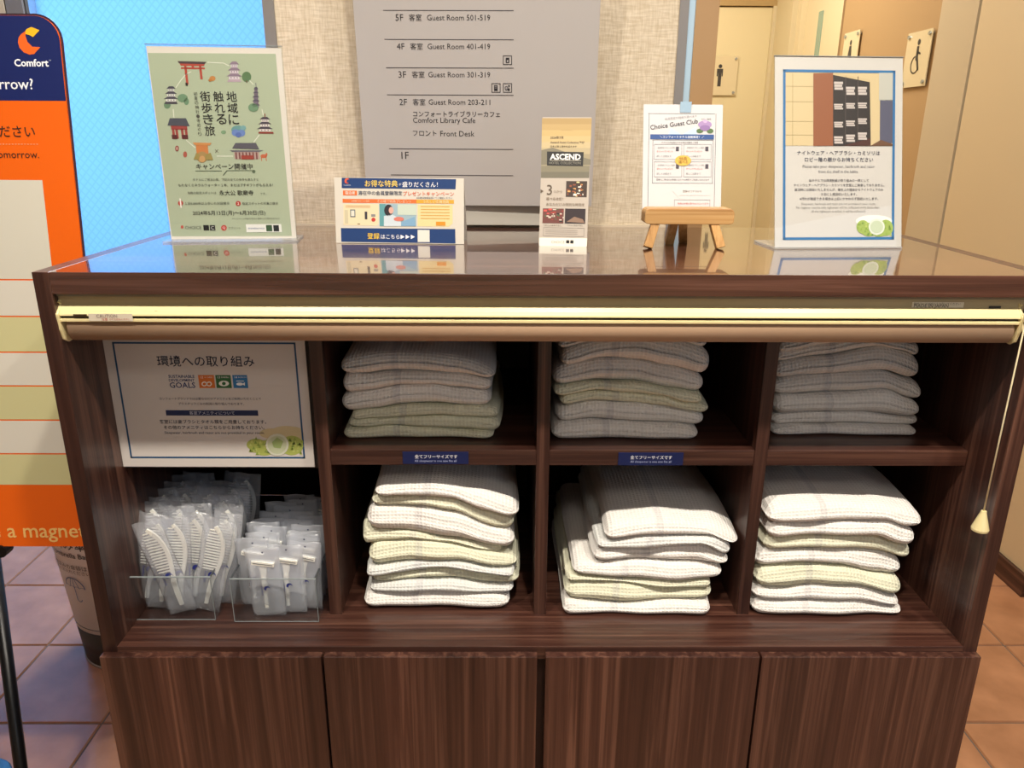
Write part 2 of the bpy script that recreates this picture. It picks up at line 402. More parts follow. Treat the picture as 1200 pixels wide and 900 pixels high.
wf = struct(MB().box((.15, FY + .02, 0), (XR + .15, FY + .15, CEIL), mat('cream_paint', '#dccfac', .6)).build('wall_far'))
d2 = struct(MB().box((.85, FY - .012, .01), (1.50, FY + .018, 2.075), mat('far_door_cream', '#e8dbb2', .5)).build('door_2', bevel=.002))
MB().box((.80, FY - .03, 2.08), (1.56, FY + .02, 2.13), mat('door_head', '#b89c6a', .5)).build('door_head', d2)
MB().box((1.50, FY - .03, 0), (1.535, FY + .02, 2.08), mat('cream_paint', '#dccfac', .6)).build('jamb', d2)
MB().box((.80, FY - .03, 0), (.85, FY + .02, 2.08), mat('cream_paint', '#dccfac', .6)).build('jamb', d2)
struct(MB().box((.12, WY + .13, 0), (.315, FY + .02, CEIL), BEIGE).build('wall_corridor_left'))
struct(MB().box((XR, .99, 0), (3.2, 1.12, CEIL), BEIGE).build('wall_side'))
bb = MB().box((XR - .013, 1.107, 0), (XR, 1.9, .072), BSB); struct(bb.build('baseboard_right'))
struct(MB().box((XR - .013, .977, 0), (3.2, .99, .072), BSB).build('baseboard_side'))
struct(MB().box((3.2, -3.4, 0), (3.3, 1.12, CEIL), BEIGE).build('wall_east'))
struct(MB().box((-4.6, -3.4, 0), (-4.5, 2.3, CEIL), BEIGE).build('wall_left'))
struct(MB().box((-4.5, -3.5, 0), (3.3, -3.4, CEIL), BEIGE).build('wall_front'))
# frosted entrance glazing at the left rear
GY = 2.30
xm = U(37, 5, 1, GY).x
win = struct(MB().box((-4.5, GY, .06), (.12, GY + .012, CEIL), FROST).build('window_1'))
fr = MB(); fr.box((-4.5, GY - .03, 0), (.12, GY + .04, .06), GREYM); fr.build('sill_rail', win)
xa, xb = U(8, 5, 1, GY - .04).x, U(33, 5, 1, GY - .04).x
MB().box((xa - .10, GY - .06, 0), (xa, GY + .03, CEIL), mat('pale_post', '#cbbda2', .5)).build('mullion', win)
MB().box((xa + .006, GY - .06, 0), (xb - .012, GY + .03, CEIL), GREYM).build('mullion', win)
MB().box((xb - .006, GY - .05, 0), (xb + .006, GY + .03, CEIL), SILV).build('mullion', win)
struct(MB().box((.12, GY - .1, 0), (.16, GY + .1, CEIL), GREYM).build('trim_7'))

# ------------------------------------------------------------------ cabinet
HW = .65; TP = .0212; D = .5105; ZT = DK + .556; TT = .028; YR = .0806; XS = .3221; S1 = DK + .281; S0 = DK + .257; DT = .019
cab = thing('display_cabinet', (0, .25, 0), 'dark walnut display cabinet with open bays above four handleless doors', 'cabinet')
MB().box((-HW + TP, 0, ZT - TT), (HW - TP, D, ZT), W_TOP).build('top_panel', cab, bevel=.0008)
MB().box((-HW, 0, DK - .01), (-HW + TP, D, ZT), W_V).build('side_panel', cab, bevel=.0008)
MB().box((HW - TP, 0, DK - .01), (HW, D, ZT), W_V).build('side_panel', cab, bevel=.0008)
MB().box((-HW + TP, 0, DK - .022), (HW - TP, D - .01, DK), W_H).build('deck', cab, bevel=.0006)
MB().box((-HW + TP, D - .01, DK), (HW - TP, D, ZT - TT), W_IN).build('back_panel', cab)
for k in (-1, 0, 1):
    MB().box((k*XS - DT/2, YR, DK), (k*XS + DT/2, D - .01, ZT - TT), W_V).build('divider', cab, bevel=.0006)
xe = [-XS + DT/2, -DT/2, DT/2, XS - DT/2, XS + DT/2, HW - TP]
for a in range(3):
    MB().box((xe[2*a], YR + .001, S0), (xe[2*a+1], D - .01, S1), W_H).build('shelf', cab, bevel=.0006)
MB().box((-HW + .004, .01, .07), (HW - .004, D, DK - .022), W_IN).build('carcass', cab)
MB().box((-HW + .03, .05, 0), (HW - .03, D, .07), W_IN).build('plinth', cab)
ZD = DK - .009
dx = [-HW] + [U(377.5, 771, 1, -.0126).x] + [U(629.5, 771, 1, -.0126).x, U(639.5, 771, 1, -.0126).x] + [U(892, 771, 1, -.0126).x] + [HW]
for a, b in ((dx[0], dx[1] - .0018), (dx[1] + .0018, dx[2]), (dx[3], dx[4] - .0018), (dx[4] + .0018, dx[5])):
    o = MB().box((a, -.0126, .085), (b, .008, ZD), W_V).build('door', cab, bevel=.0007)
# the blue notices stuck on two shelf fronts
NAVY = '#18224f'
for (x0, x1, y0, y1) in ((472, 549, 529.5, 543.5), (724.5, 800.5, 530.5, 545)):
    pg = Page((0, YR, 0), (1, 0, 0), (0, 0, 1))
    a = U(x0, (y0+y1)/2, 1, YR); b = U(x1, (y0+y1)/2, 1, YR); zt = U(x0, y0, 1, YR).z; zb = U(x0, y1, 1, YR).z
    lb = MB().box((a.x, YR - .0006, zb), (b.x, YR + .001, zt), ink(NAVY, .3)).build('size_notice', cab)
    lb['label'] = 'dark blue notice strip with white lettering'
    pg.text('全てフリーサイズです', x0 + 14, x1 - 13, y0 + 5.2, '#f2f2f5', 4, .012)
    pg.text('All sleepwear is one size fits all', x0 + 14, x1 - 14, y0 + 10.6, '#a9b2d8', 4)
    pg.build('lettering', lb)

# ------------------------------------------------------------------ roller blind
bl = thing('roller_blind', (0, .03, DK + .49), 'cream roller blind rolled up under the front edge of the cabinet top', 'blind')
CRM = mat('cream_plastic', '#e8d8a2', .28, coat=.3); CRM2 = mat('cream_aluminium', '#b9a67e', .4, metal=.2); FAB = mat('blind_fabric', '#ab8c70', .8)
def zpx(v, Y, u=600): return U(u, v, 1, Y).z
BX0, BX1 = U(80, 375, 1, .02).x, U(1185, 375, 1, .02).x
zt = ZT - TT
z357 = zpx(358, .03)
MB().box((BX0 - .008, .022, z357 - .004), (BX1 + .008, .06, zt - .0005), CRM2).build('headrail', bl, bevel=.001)
MB().box((BX0 - .008, .0195, zt - .0045), (BX1 + .008, .022, zt - .001), mat('rail_lip', '#8d8068', .5)).build('rail_lip', bl)
zb0, zb1 = zpx(370, .012), zpx(358.5, .012)
MB().prism([(.012, zb0), (.0125, zb0 + .0025), (.0150, zb0 + .0065), (.0195, zb1 - .0015), (.024, zb1), (.034, zb1), (.034, zb0)], BX0, BX1, CRM).build('cassette', bl, bevel=.0006)
zc0 = zpx(376.5, .014)
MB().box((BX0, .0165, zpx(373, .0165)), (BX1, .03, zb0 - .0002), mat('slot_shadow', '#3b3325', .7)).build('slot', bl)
MB().box((BX0, .0125, zc0), (BX1, .03, zpx(373, .0125)), CRM).build('bottom_rail', bl, bevel=.0008)
R = (zc0 - zpx(397.5, .03)) / 2 + .0035
n = 28; cz = zpx(397.5, .03) + R; cy = .014 + R
fb = MB(); prof = [(cy + R*math.cos(2*PI*i/n), cz + R*math.sin(2*PI*i/n)) for i in range(n)]
fb.prism(prof, BX0 + .006, BX1 - .004, FAB); ro = fb.build('fabric_roll', bl, smooth=False)
for p in ro.data.polygons:
    if len(p.vertices) == 4: p.use_smooth = True
for s, xx in ((-1, BX0), (1, BX1)):
    pr = [(.022, zb1 + .0006), (.010, zb0 + .003), (.010, zb0), (.011, zc0), (.012, cz), (.016, cz - R*.75), (.026, cz - R - .001), (.040, cz - R - .0005), (.052, cz - R*.5), (.054, cz), (.054, zt - .001), (.036, zt - .001), (.018, zb1 + .004)]
    MB().prism(pr, xx - .0035 if s < 0 else xx, xx if s < 0 else xx + .0035, CRM).build('end_cap', bl, bevel=.0008)
# stickers on rail
pg = Page((0, .0115, 0), (1, 0, 0), (0, 0, 1))
pg.rect(109, 365.5, 160, 374, '#d9cdb8', 1); pg.rect(91, 366, 107, 369, '#3d2c18', 1)
pg.text('CAUTION', 118, 142, 368, '#7d6a66', 3); pg.text('注意', 124, 131, 371.8, '#b03a30', 3); pg.text('必ずお読みください', 133, 157, 371.8, '#b0564c', 3)
pg.build('warning_sticker', bl)
pg = Page((0, .0215, 0), (1, 0, 0), (0, 0, 1))
pg.rect(1064, 352, 1124, 358.4, '#e5dcc6', 1); pg.text('操作コードはゆっくり引いてください', 1066, 1120, 353.8, '#4a4038', 3); pg.text('MADE IN JAPAN', 1066, 1106, 356.8, '#4a4038', 3)
pg.rect(1153, 356.5, 1167, 360.4, '#2e2a26', 1); pg.build('rating_sticker', bl)
ct = U(1196, 372, 1, .006); cb = Vector((ct.x, .006, U(1148, 596, 1, .006).z)); 
cbx = U(1147.5, 596, 1, .006).x
MB().tube([(ct.x, .012, ct.z + .006), (ct.x + .001, .007, ct.z), ((ct.x + cbx)/2, .006, (ct.z + cb.z)/2), (cbx, .006, cb.z)], .0011, mat('cord_cream', '#e5d7b0', .6), 8).build('pull_cord', bl, smooth=True)
zk = U(1145, 617, 1, .006).z
MB().tube([(cbx, .006, cb.z + .002), (cbx, .006, cb.z - .002), (cbx, .006, zk + .003), (cbx, .006, zk)], [.0035, .0045, .0115, .011], CRM, 20).build('pull_knob', bl, smooth=False)
MB().tube([(BX1 + .0035, .03, cz + .004), (BX1 + .012, .03, cz + .004)], .009, CRM, 16).build('cord_wheel', bl)

# ------------------------------------------------------------------ robes
def interp(poly, x):
    if x <= poly[0][0]: return poly[0][1]
    for (a, b), (c, d) in zip(poly, poly[1:]):
        if x <= c:
            t = (x - a) / (c - a); t = t*t*(3 - 2*t) * .6 + t * .4
            return b + (d - b) * t
    return poly[-1][1]
ORD = ['bottom', 'second', 'third', 'fourth', 'fifth', 'sixth', 'seventh', 'eighth', 'ninth']
def stack(orig, sc, yf, zbase, spec, dep, where, group, bay):
    """spec: list of (xl, xr, colour, upper boundary polyline in crop pixels); the last one's boundary is its own top"""
    ox, oy = orig
    def Z(poly, X):      # crop polyline -> height at world X on plane yf
        pts = []
        for (cx_, cy_) in poly:
            p = U(ox + cx_/sc, oy + cy_/sc, 1, yf); pts.append((p.x, p.z))
        return interp(pts, X)
    prev = None
    N = len(spec)
    for i, it in enumerate(spec):
        xl, xr, cl, poly = it
        ymid = poly[len(poly)//2][1]
        X0 = U(ox + xl/sc, oy + ymid/sc, 1, yf).x; X1 = U(ox + xr/sc, oy + ymid/sc, 1, yf).x
        X0 = max(X0, bay[0] + .004); X1 = min(X1, bay[1] - .004)
        rnd = random.Random(i * 31 + int(ox))
        fy = yf + rnd.uniform(-.002, .009); dd = dep + rnd.uniform(-.02, .02)
        lo = (lambda X, pr=prev: zbase + .0006 if pr is None else max(zbase + .0006, Z(pr, X) + .0003))
        hi = (lambda X, po=poly: Z(po, X) - .0003)
        # parameter lists with rounded edges
        def par(L, r, n, nedge=4):
            e1 = [r * (1 - math.cos(PI/2 * k / nedge)) for k in range(nedge)]
            return e1 + [r + (L - 2*r) * k / n for k in range(n + 1)] + [L - x for x in reversed(e1)]
        tm_ = max(.008, hi((X0+X1)/2) - lo((X0+X1)/2)); r = min(.016, tm_ * .6)
        xs_ = par(X1 - X0, r, 22); ys_ = par(dd, r, 9)
        nx, ny = len(xs_), len(ys_)
        ph = [rnd.uniform(0, 6.28) for _ in range(6)]
        top = []; bot = []
        for yy in ys_:
            for xx in xs_:
                X = X0 + xx
                l = lo(X); h = max(hi(X), l + .006)
                t = max(h - l, .0085 * (1 if min(xx, X1-X0-xx) < .03 else .6))
                dxe = min(xx, X1 - X0 - xx); dye = min(yy, dd - yy)
                ex = math.sqrt(max(0, 1 - max(0, (r - dxe) / r) ** 2)); ey = math.sqrt(max(0, 1 - max(0, (r - dye) / r) ** 2))
                ee = ex * ey
                # soft hems: thinner ends, mid line stays low at overhanging ends
                mid = l + t * .5; k = yy / dd
                wv = .0009 * math.sin(38 * X + ph[0] + 4*k) + .0007 * math.sin(71 * X + ph[1] + 9*k)
                arch = .010 * math.sin(PI * min(1, k * 1.1)) if i == N - 1 else 0
                jy = .0022 * math.sin(25 * X + ph[2]) + .0013 * math.sin(60 * X + ph[3])
                jx = .002 * math.sin(20 * yy + ph[4])
                rc_ = .022; de = min(yy, dd - yy); ins = rc_ - math.sqrt(max(0, rc_**2 - max(0, rc_ - de)**2))
                xm_ = (X0 + X1) / 2; jx += (xm_ - X) * ins / (X1 - X0) * 2 * .6
                top.append((X + jx, fy + yy + jy, mid + (t*.5 + arch) * ee + wv * ee))
                bot.append((X + jx, fy + yy + jy, mid - t*.5 * ee))
        mb = MB(); fs = []; n0 = nx * ny
        for j in range(ny - 1):
            for a in range(nx - 1):
                p = j*nx + a
                fs.append((p, p+1, p+1+nx, p+nx)); fs.append((n0+p, n0+p+nx, n0+p+1+nx, n0+p+1))
        mb.add(top + bot, fs, {'w': T_W, 'y': T_Y, 'b': T_B}[cl])
        # rim seam
        rim = [(a) for a in range(nx)] + [j*nx + nx - 1 for j in range(1, ny)] + [(ny-1)*nx + a for a in range(nx-2, -1, -1)] + [j*nx for j in range(ny-2, 0, -1)]
        fr_ = [(rim[(k+1) % len(rim)], rim[k], n0 + rim[k], n0 + rim[(k+1) % len(rim)]) for k in range(len(rim))]
        for f in fr_: mb.f.append(f); mb.m.append(0)
        uv = []
        for S in (top, bot):
            acc = [0.0] * nx
            base = [0.0] * nx
            for j in range(ny):
                for a in range(nx):
                    if j > 0: base[a] += (Vector(S[j*nx+a]) - Vector(S[(j-1)*nx+a])).length
                    uv.append((S[j*nx+a][0] - X0, base[a] * (1 if S is top else -1)))
        mb.uv = uv
        cen = ((X0+X1)/2, fy + dd/2, lo((X0+X1)/2))
        o = mb.build('folded_robe', None, True, local=cen)
        pos = ('top' if i == N - 1 else ORD[i]) + ('' if i in (N - 1, 0) else ' from bottom')
        word = {'w': 'white', 'y': 'cream', 'b': 'pale grey'}[cl]
        tag(o, f'{word} folded waffle robe, {pos} of the {where}', 'folded robe', group)
        prev = poly

U2 = [(48,1030,'y',[(48,590),(200,592),(350,577),(600,590),(800,602),(1030,618)]),
      (78,1083,'y',[(85,548),(250,530),(500,515),(700,503),(860,515),(1083,528)]),
      (88,1062,'y',[(88,492),(250,478),(430,450),(700,440),(900,453),(1062,462)]),
      (40,1022,'w',[(40,372),(200,350),(450,312),(650,312),(800,335),(1022,352)]),
      (48,1028,'w',[(25,245),(200,242),(330,226),(600,233),(800,243),(1030,278)]),
      (25,1036,'w',[(25,150),(250,110),(600,112),(850,150),(1036,200)])]
stack((390,395), 5.4545, .118, S1, U2, .27, 'upper-shelf stack beside the framed notice', 'robes on the upper shelf of the second bay', (-XS+DT/2, -DT/2))
U3 = [(34,988,'w',[(35,568),(280,541),(500,553),(800,573),(1035,590)]),
      (60,1032,'w',[(60,460),(320,420),(560,438),(780,455),(1035,500)]),
      (95,1078,'y',[(90,385),(320,350),(500,362),(770,383),(900,425),(1075,438)]),
      (40,1020,'y',[(40,335),(330,293),(560,305),(780,345),(1045,380)]),
      (50,1046,'w',[(50,208),(360,148),(600,160),(780,198),(1045,255)]),
      (88,1068,'w',[(80,90),(280,40),(600,-10),(850,30),(1068,85)]),
      (78,1070,'w',[(80,20),(280,-30),(600,-80),(850,-40),(1070,10)])]
stack((640,395), 5.4545, .118, S1, U3, .27, 'upper-shelf stack in the third bay', 'robes on the upper shelf of the third bay', (DT/2, XS-DT/2))
U4 = [(78,1022,'w',[(75,588),(300,570),(600,570),(1020,588)]),
      (110,1080,'w',[(110,505),(450,487),(700,490),(1080,528)]),
      (112,1072,'w',[(115,385),(500,372),(830,350),(1000,408),(1072,430)]),
      (112,1102,'w',[(110,285),(300,257),(600,240),(830,230),(1000,280),(1100,325)]),
      (120,1088,'w',[(120,178),(400,135),(800,72),(950,100),(1090,155)]),
      (132,1090,'w',[(145,108),(430,52),(700,10),(1090,60)]),
      (140,1000,'w',[(145,30),(430,-20),(700,-50),(1000,-30)])]
stack((890,395), 5.4545, .140, S1, U4, .26, 'upper-shelf stack nearest the pull cord', 'robes on the upper shelf of the fourth bay', (XS+DT/2, HW-TP))
L2 = [(68,890,'w',[(75,745),(400,737),(890,748)]),
      (92,912,'b',[(105,690),(400,675),(560,672),(760,705),(930,700)]),
      (105,942,'y',[(80,648),(300,622),(540,600),(760,632),(942,645)]),
      (80,928,'b',[(80,602),(350,572),(600,572),(800,605),(930,609)]),
      (82,930,'y',[(50,485),(180,467),(320,450),(550,470),(850,530),(930,545)]),
      (47,852,'y',[(60,398),(260,407),(560,440),(780,487),(900,500)]),
      (75,910,'w',[(95,275),(400,272),(560,300),(820,392),(900,402)]),
      (97,912,'y',[(125,212),(400,212),(560,225),(740,285),(920,322)]),
      (122,935,'w',[(122,150),(450,125),(700,175),(935,258)])]
stack((410,540), 4.736, .092, DK, L2, .27, 'lower stack beside the razor pouches', 'robes on the deck in the second bay', (-XS+DT/2, -DT/2))
L3 = [(85,900,'w',[(85,768),(400,788),(850,772)]),
      (95,912,'y',[(100,672),(320,668),(600,700),(910,705)]),
      (112,920,'y',[(150,640),(400,655),(700,668),(920,655)]),
      (140,966,'w',[(270,572),(500,562),(800,572),(965,585)]),
      (262,1016,'w',[(280,495),(500,490),(850,460),(1015,535)]),
      (270,1016,'b',[(300,448),(560,420),(900,425),(1065,468)]),
      (325,1070,'w',[(325,375),(600,335),(900,365),(1068,430)])]
stack((640,540), 4.6167, .078, DK, L3, .30, 'lower stack in the third bay', 'robes on the deck in the third bay', (DT/2, XS-DT/2))
L4 = [(55,893,'w',[(60,767),(300,775),(600,772),(890,803)]),
      (78,892,'w',[(80,700),(250,712),(400,690),(640,695),(890,755)]),
      (80,898,'y',[(85,610),(300,577),(560,590),(760,640),(900,655)]),
      (80,922,'w',[(140,508),(400,500),(600,500),(780,520),(960,570)]),
      (135,965,'y',[(150,432),(400,420),(740,420),(850,460),(960,480)]),
      (146,961,'w',[(150,347),(400,345),(800,335),(900,370),(1000,370)]),
      (148,1004,'w',[(150,270),(400,250),(750,255),(900,285),(1002,300)])]
stack((870,540), 4.617, .073, DK, L4, .28, 'lower stack nearest the pull cord', 'robes on the deck in the fourth bay', (XS+DT/2, HW-TP))

# ------------------------------------------------------------------ acrylic boxes with pouches
def acrylic_box(x0, x1, y0, y1, h, label):
    t = thing('acrylic_box', ((x0+x1)/2, (y0+y1)/2, DK), label, 'box')
    th = .0025; z = DK + .0006
    MB().box((x0, y0, z), (x1, y1, z + th), ACR).build('base', t)
    MB().box((x0, y0, z + th), (x1, y0 + th, z + h), ACR).build('front_wall', t)
    MB().box((x0, y1 - th, z + th), (x1, y1, z + h), ACR).build('rear_wall', t)
    MB().box((x0, y0 + th, z + th), (x0 + th, y1 - th, z + h), ACR).build('side_wall', t)
    MB().box((x1 - th, y0 + th, z + th), (x1, y1 - th, z + h), ACR).build('side_wall', t)
    e = MB(); q = .0008
    e.box((x0, y0 - .0002, z + h - q), (x1, y0 + th, z + h + .0003), ACR_E); e.box((x0, y1 - th, z + h - q), (x1, y1, z + h + .0003), ACR_E)
    for X in (x0, x1 - q): e.box((X, y0 - .0002, z), (X + q, y0 + q, z + h), ACR_E)
    for X in (x0, x1 - th): e.box((X, y0 + th, z + h - q), (X + th, y1 - th, z + h + .0003), mat('acrylic_side_edge', '#3e4245', .2))
    e.box((x0, y0 - .0002, z), (x1, y0 + q, z + q), ACR_E)
    e.build('polished_edge', t)
BH = U(160, 677, 1, .065).z - DK
ax0, ax1 = U(157, 727, 1, .065).x, U(253, 727, 1, .065).x
acrylic_box(ax0, ax1, .065, .265, BH, 'clear acrylic box holding the comb pouches, at left')
cx0, cx1 = U(275, 730, 1, .060).x, U(374, 730, 1, .060).x
acrylic_box(cx0, cx1, .060, .265, BH, 'clear acrylic box holding the razor pouches, beside the divider')

WPL = mat('white_plastic', '#f0eee6', .35); INKN = '#26307e'
def pouch_mb(w, h, t, m, seed, seal=.012):
    rnd = random.Random(seed); nx, nz = 8, 14; v = []; f = []
    for s in (-1, 1):
        for j in range(nz + 1):
            for i in range(nx + 1):
                u = i / nx; k = j / nz
                b = math.sin(PI * u) ** .6 * (math.sin(PI * min(1, k * h / (h - seal))) ** .5 if k * h < h - seal else 0)
                x = (u - .5) * w * (1 + .03 * math.sin(9*k + seed)); z = k * h
                y = s * (.0004 + t/2 * b) + .0012 * math.sin(5*u + 7*k + seed)*(1 if k > .1 else 0) + (.0018 * math.sin(9*u + seed) if k > .93 else 0)
                v.append((x, y, z))
    n = (nx+1)*(nz+1)
    for j in range(nz):
        for i in range(nx):
            a = j*(nx+1)+i; f.append((a, a+1, a+nx+2, a+nx+1)); f.append((n+a, n+a+nx+1, n+a+nx+2, n+a+1))
    mb = MB(); mb.add(v, f, m)
    rim = list(range(nx+1)) + [j*(nx+1)+nx for j in range(1, nz+1)] + [nz*(nx+1)+i for i in range(nx-1, -1, -1)] + [j*(nx+1) for j in range(nz-1, 0, -1)]
    for k in range(len(rim)):
        a, b = rim[k], rim[(k+1) % len(rim)]; mb.f.append((b, a, n+a, n+b)); mb.m.append(0)
    return mb
def comb_mb():
    mb = MB(); N = 16; L0 = .068; top = .146
    # curved spine (right side), teeth to the left, slim handle
    pts = []
    for k in range(N+1):
        q = k / N; z = L0 + (top - L0) * q; pts.append((.008 + .005 * math.sin(PI * q) - .012 * q ** 5, z, .0028))
    hd = [(.001, .012, .0028), (.002, .035, .0034), (.004, .055, .0036)]
    allp = hd + pts
    for (a, b) in zip(allp, allp[1:]):
        mb.bar((a[0], 0, a[1]), (b[0], 0, b[1] + .0004), a[2]*2, .0035, WPL, (1,0,0), b[2]/a[2])
    for k in range(15):
        q = (k + .6) / 15; z = L0 + .002 + (top - L0 - .006) * q
        x1 = .008 + .005 * math.sin(PI * q) - .012 * q ** 5 - .002
        x0 = -.0155 + .004 * (q ** 4) + .002 * (1 - q)
        mb.bar((x0, 0, z - .0005), (x1, 0, z), .0012, .0022, WPL, (0, 0, 1), 1.5)
    return mb
def local_page(y):
    p = Page((0, y, 0), (1, 0, 0), (0, 0, 1)); return p
def crescent(pg, cx, cz, r, col, a0=.2, a1=3.4):
    n = 10; out = [(cx + r*math.cos(a0+(a1-a0)*k/n), cz + r*math.sin(a0+(a1-a0)*k/n)) for k in range(n+1)]
    inn = [(cx + .35*r + .75*r*math.cos(a0+(a1-a0)*k/n)*.9, cz - .35*r + .8*r*math.sin(a0+(a1-a0)*k/n)) for k in range(n, -1, -1)]
    for k in range(n):
        pg.poly([out[k], out[k+1], inn[n-k-1], inn[n-k]], col, 1, True)
def logo_mb(x, z, s=1.0, rot=True):
    pg = local_page(-.0062)
    crescent(pg, x, z, .0062 * s, INKN)
    vs, fs = text_mesh('Comfort', .01); w_ = max(v[0] for v in vs); k = .020 * s / w_
    out = [(x - .0105*s - v[1]*k*-1 - .001, -.0062, z + .006*s - v[0]*k) for v in vs]
    pg.mb.add(out, fs, ink(INKN)); return pg.mb
CP = {}
def comb_pouch(x, y, z, lean, tilt, label, seed, full=True, w=.045, hh=.160, yaw=0):
    t = bpy.data.objects.new('comb_pouch', None); COL.objects.link(t); t.empty_display_size = .02
    t.location = (x, y, z); t.rotation_euler = Matrix.Rotation(yaw, 3, 'Z').to_4x4().to_3x3().__matmul__(Matrix.Rotation(tilt, 3, 'Y') @ Matrix.Rotation(lean, 3, 'X')).to_euler()
    tag(t, label, 'comb pouch', 'comb pouches in the left acrylic box')
    key = ('p', seed % 3)
    if key not in CP: CP[key] = pouch_mb(.045, .160, .009, POUCH, seed).build('wrapper', t, True); o = CP[key]
    else: o = bpy.data.objects.new('wrapper', CP[key].data); COL.objects.link(o); o.parent = t
    if 'c' not in CP: CP['c'] = comb_mb().build('comb', t); c = CP['c']
    else: c = bpy.data.objects.new('comb', CP['c'].data); COL.objects.link(c); c.parent = t
    if full:
        if 'l' not in CP: CP['l'] = logo_mb(.004, .066).build('printed_emblem', t)
        else: l = bpy.data.objects.new('printed_emblem', CP['l'].data); COL.objects.link(l); l.parent = t
    return t
def place_px(bx, by, tx, ty, Y):
    """bottom and top centre in the photograph, both on the plane Y -> base point and sideways tilt"""
    a = U(bx, by, 1, Y); b = U(tx, ty, 1, Y); d = b - a
    return a, math.atan2(d.x, d.z), d.length
fr5 = [(216,716,162,597,.074,'frontmost comb pouch, leaning left across the others'),
       (212,716,201,592,.085,'comb pouch second from left in front row, upright white comb'),
       (228,706,229,587,.096,'comb pouch in the middle of front row with dark emblem'),
       (240,716,259,592,.085,'comb pouch leaning right at front right of its box'),
       (258,705,268,592,.105,'comb pouch half hidden at the right end of the front row'),
       (172,714,180,586,.100,'comb pouch standing upright at the left corner of its box'),
       (190,720,186,582,.090,'comb pouch behind the frontmost leaning one')]
for k, (bx, by, tx, ty, Y, lb) in enumerate(fr5):
    a, tl, L = place_px(bx, by, tx, ty, Y)
    comb_pouch(a.x, Y, max(a.z, DK + .006), -.02 - .03*(k % 2), tl, lb, k, True)
rnd = random.Random(3)
for r_ in range(5):
    Y = .125 + .028 * r_
    for q in range(5):
        X = ax0 + .022 + (ax1 - ax0 - .035) * q / 4 + rnd.uniform(-.006, .006)
        comb_pouch(X, Y + rnd.uniform(-.004, .004), DK + .006, rnd.uniform(-.16, -.03), rnd.uniform(-.10, .16) + .03 * (q - 2),
                   f'comb pouch in {ORD[r_+1]} row from front, {["leftmost","second from left","in the middle","second from right","rightmost"][q]}', r_*5 + q, False)

RZ = {}; NTH = ['', 'first', 'second', 'third', 'fourth', 'fifth', 'sixth', 'seventh', 'eighth', 'ninth', 'tenth']
def razor_mb():
    mb = MB(); mb.bar((-.017, 0, .094), (.017, 0, .0885), .0075, .006, WPL, (0, 1, 0)); mb.bar((-.015, -.0035, .0935), (.015, -.0035, .0885), .0012, .001, mat('blade_steel', '#8f949a', .2, metal=.9), (0, 1, 0))
    mb.bar((0, 0, .090), (-.002, 0, .066), .013, .004, WPL, (1,0,0), .55); mb.bar((-.002, 0, .067), (-.003, 0, .012), .007, .005, WPL, (1,0,0), .7)
    return mb
def razor_pouch(x, y, z, lean, tilt, label, seed, full, yaw=0):
    t = bpy.data.objects.new('razor_pouch', None); COL.objects.link(t); t.empty_display_size = .02
    t.location = (x, y, z); t.rotation_euler = (Matrix.Rotation(yaw, 3, 'Z') @ Matrix.Rotation(tilt, 3, 'Y') @ Matrix.Rotation(lean, 3, 'X')).to_euler()
    tag(t, label, 'razor pouch', 'razor pouches in the right acrylic box')
    key = seed % 3
    if key not in RZ: RZ[key] = pouch_mb(.052, .118, .007, POUCH_M, seed + 11, .014).build('wrapper', t, True)
    else: o = bpy.data.objects.new('wrapper', RZ[key].data); COL.objects.link(o); o.parent = t
    if 'r' not in RZ: RZ['r'] = razor_mb().build('razor', t)
    else: o = bpy.data.objects.new('razor', RZ['r'].data); COL.objects.link(o); o.parent = t
    if 'd' not in RZ:
        pg = local_page(-.0030); n = 12
        pg.poly([(.002 + .0014*math.cos(2*PI*i/n), .111 + .0014*math.sin(2*PI*i/n)) for i in range(n)], '#30344f', 1, True)
        mb2 = pg.mb; lg = logo_mb(.003, .05, .8); mb2.add(lg.v, lg.f, ink(INKN)); RZ['d'] = mb2.build('printed_emblem', t)
    else: o = bpy.data.objects.new('printed_emblem', RZ['d'].data); COL.objects.link(o); o.parent = t
fr = [(317,722,304,634,.072,'frontmost razor pouch with the razor head showing through'),
      (342,724,332,628,.080,'razor pouch just right of the frontmost one'),
      (359,722,356,620,.090,'razor pouch at the front right corner of its box'),
      (303,712,293,624,.100,'razor pouch behind the frontmost, at the left edge of its box')]
for k, (bx, by, tx, ty, Y, lb) in enumerate(fr):
    a, tl, L = place_px(bx, by, tx, ty, Y)
    razor_pouch(a.x, Y, max(a.z, DK + .005), -.02, tl, lb, k, True)
cntL = cntR = 0
for k, (tx, ty, Y) in enumerate([(305,612,.118),(352,612,.112),(366,606,.125),(312,600,.138),(300,602,.15),(358,600,.145),(316,590,.165),(345,590,.16),(318,586,.185),(352,582,.19),(368,592,.175),(338,577,.21),(325,573,.225),(355,570,.23),(369,565,.245),(349,565,.25)]):
    if tx < 335: cntL += 1; lb = f'razor pouch in the left column of its box, {NTH[cntL]} behind the front ones'
    else: cntR += 1; lb = f'razor pouch in the right column of its box, {NTH[cntR]} behind the front ones'
    a = U(tx, ty, 1, Y); X = min(max(a.x, cx0 + .03), cx1 - .03)
    razor_pouch(X, Y, DK + .005, rnd.uniform(-.05, 0), rnd.uniform(-.06, .06), lb, k, False)

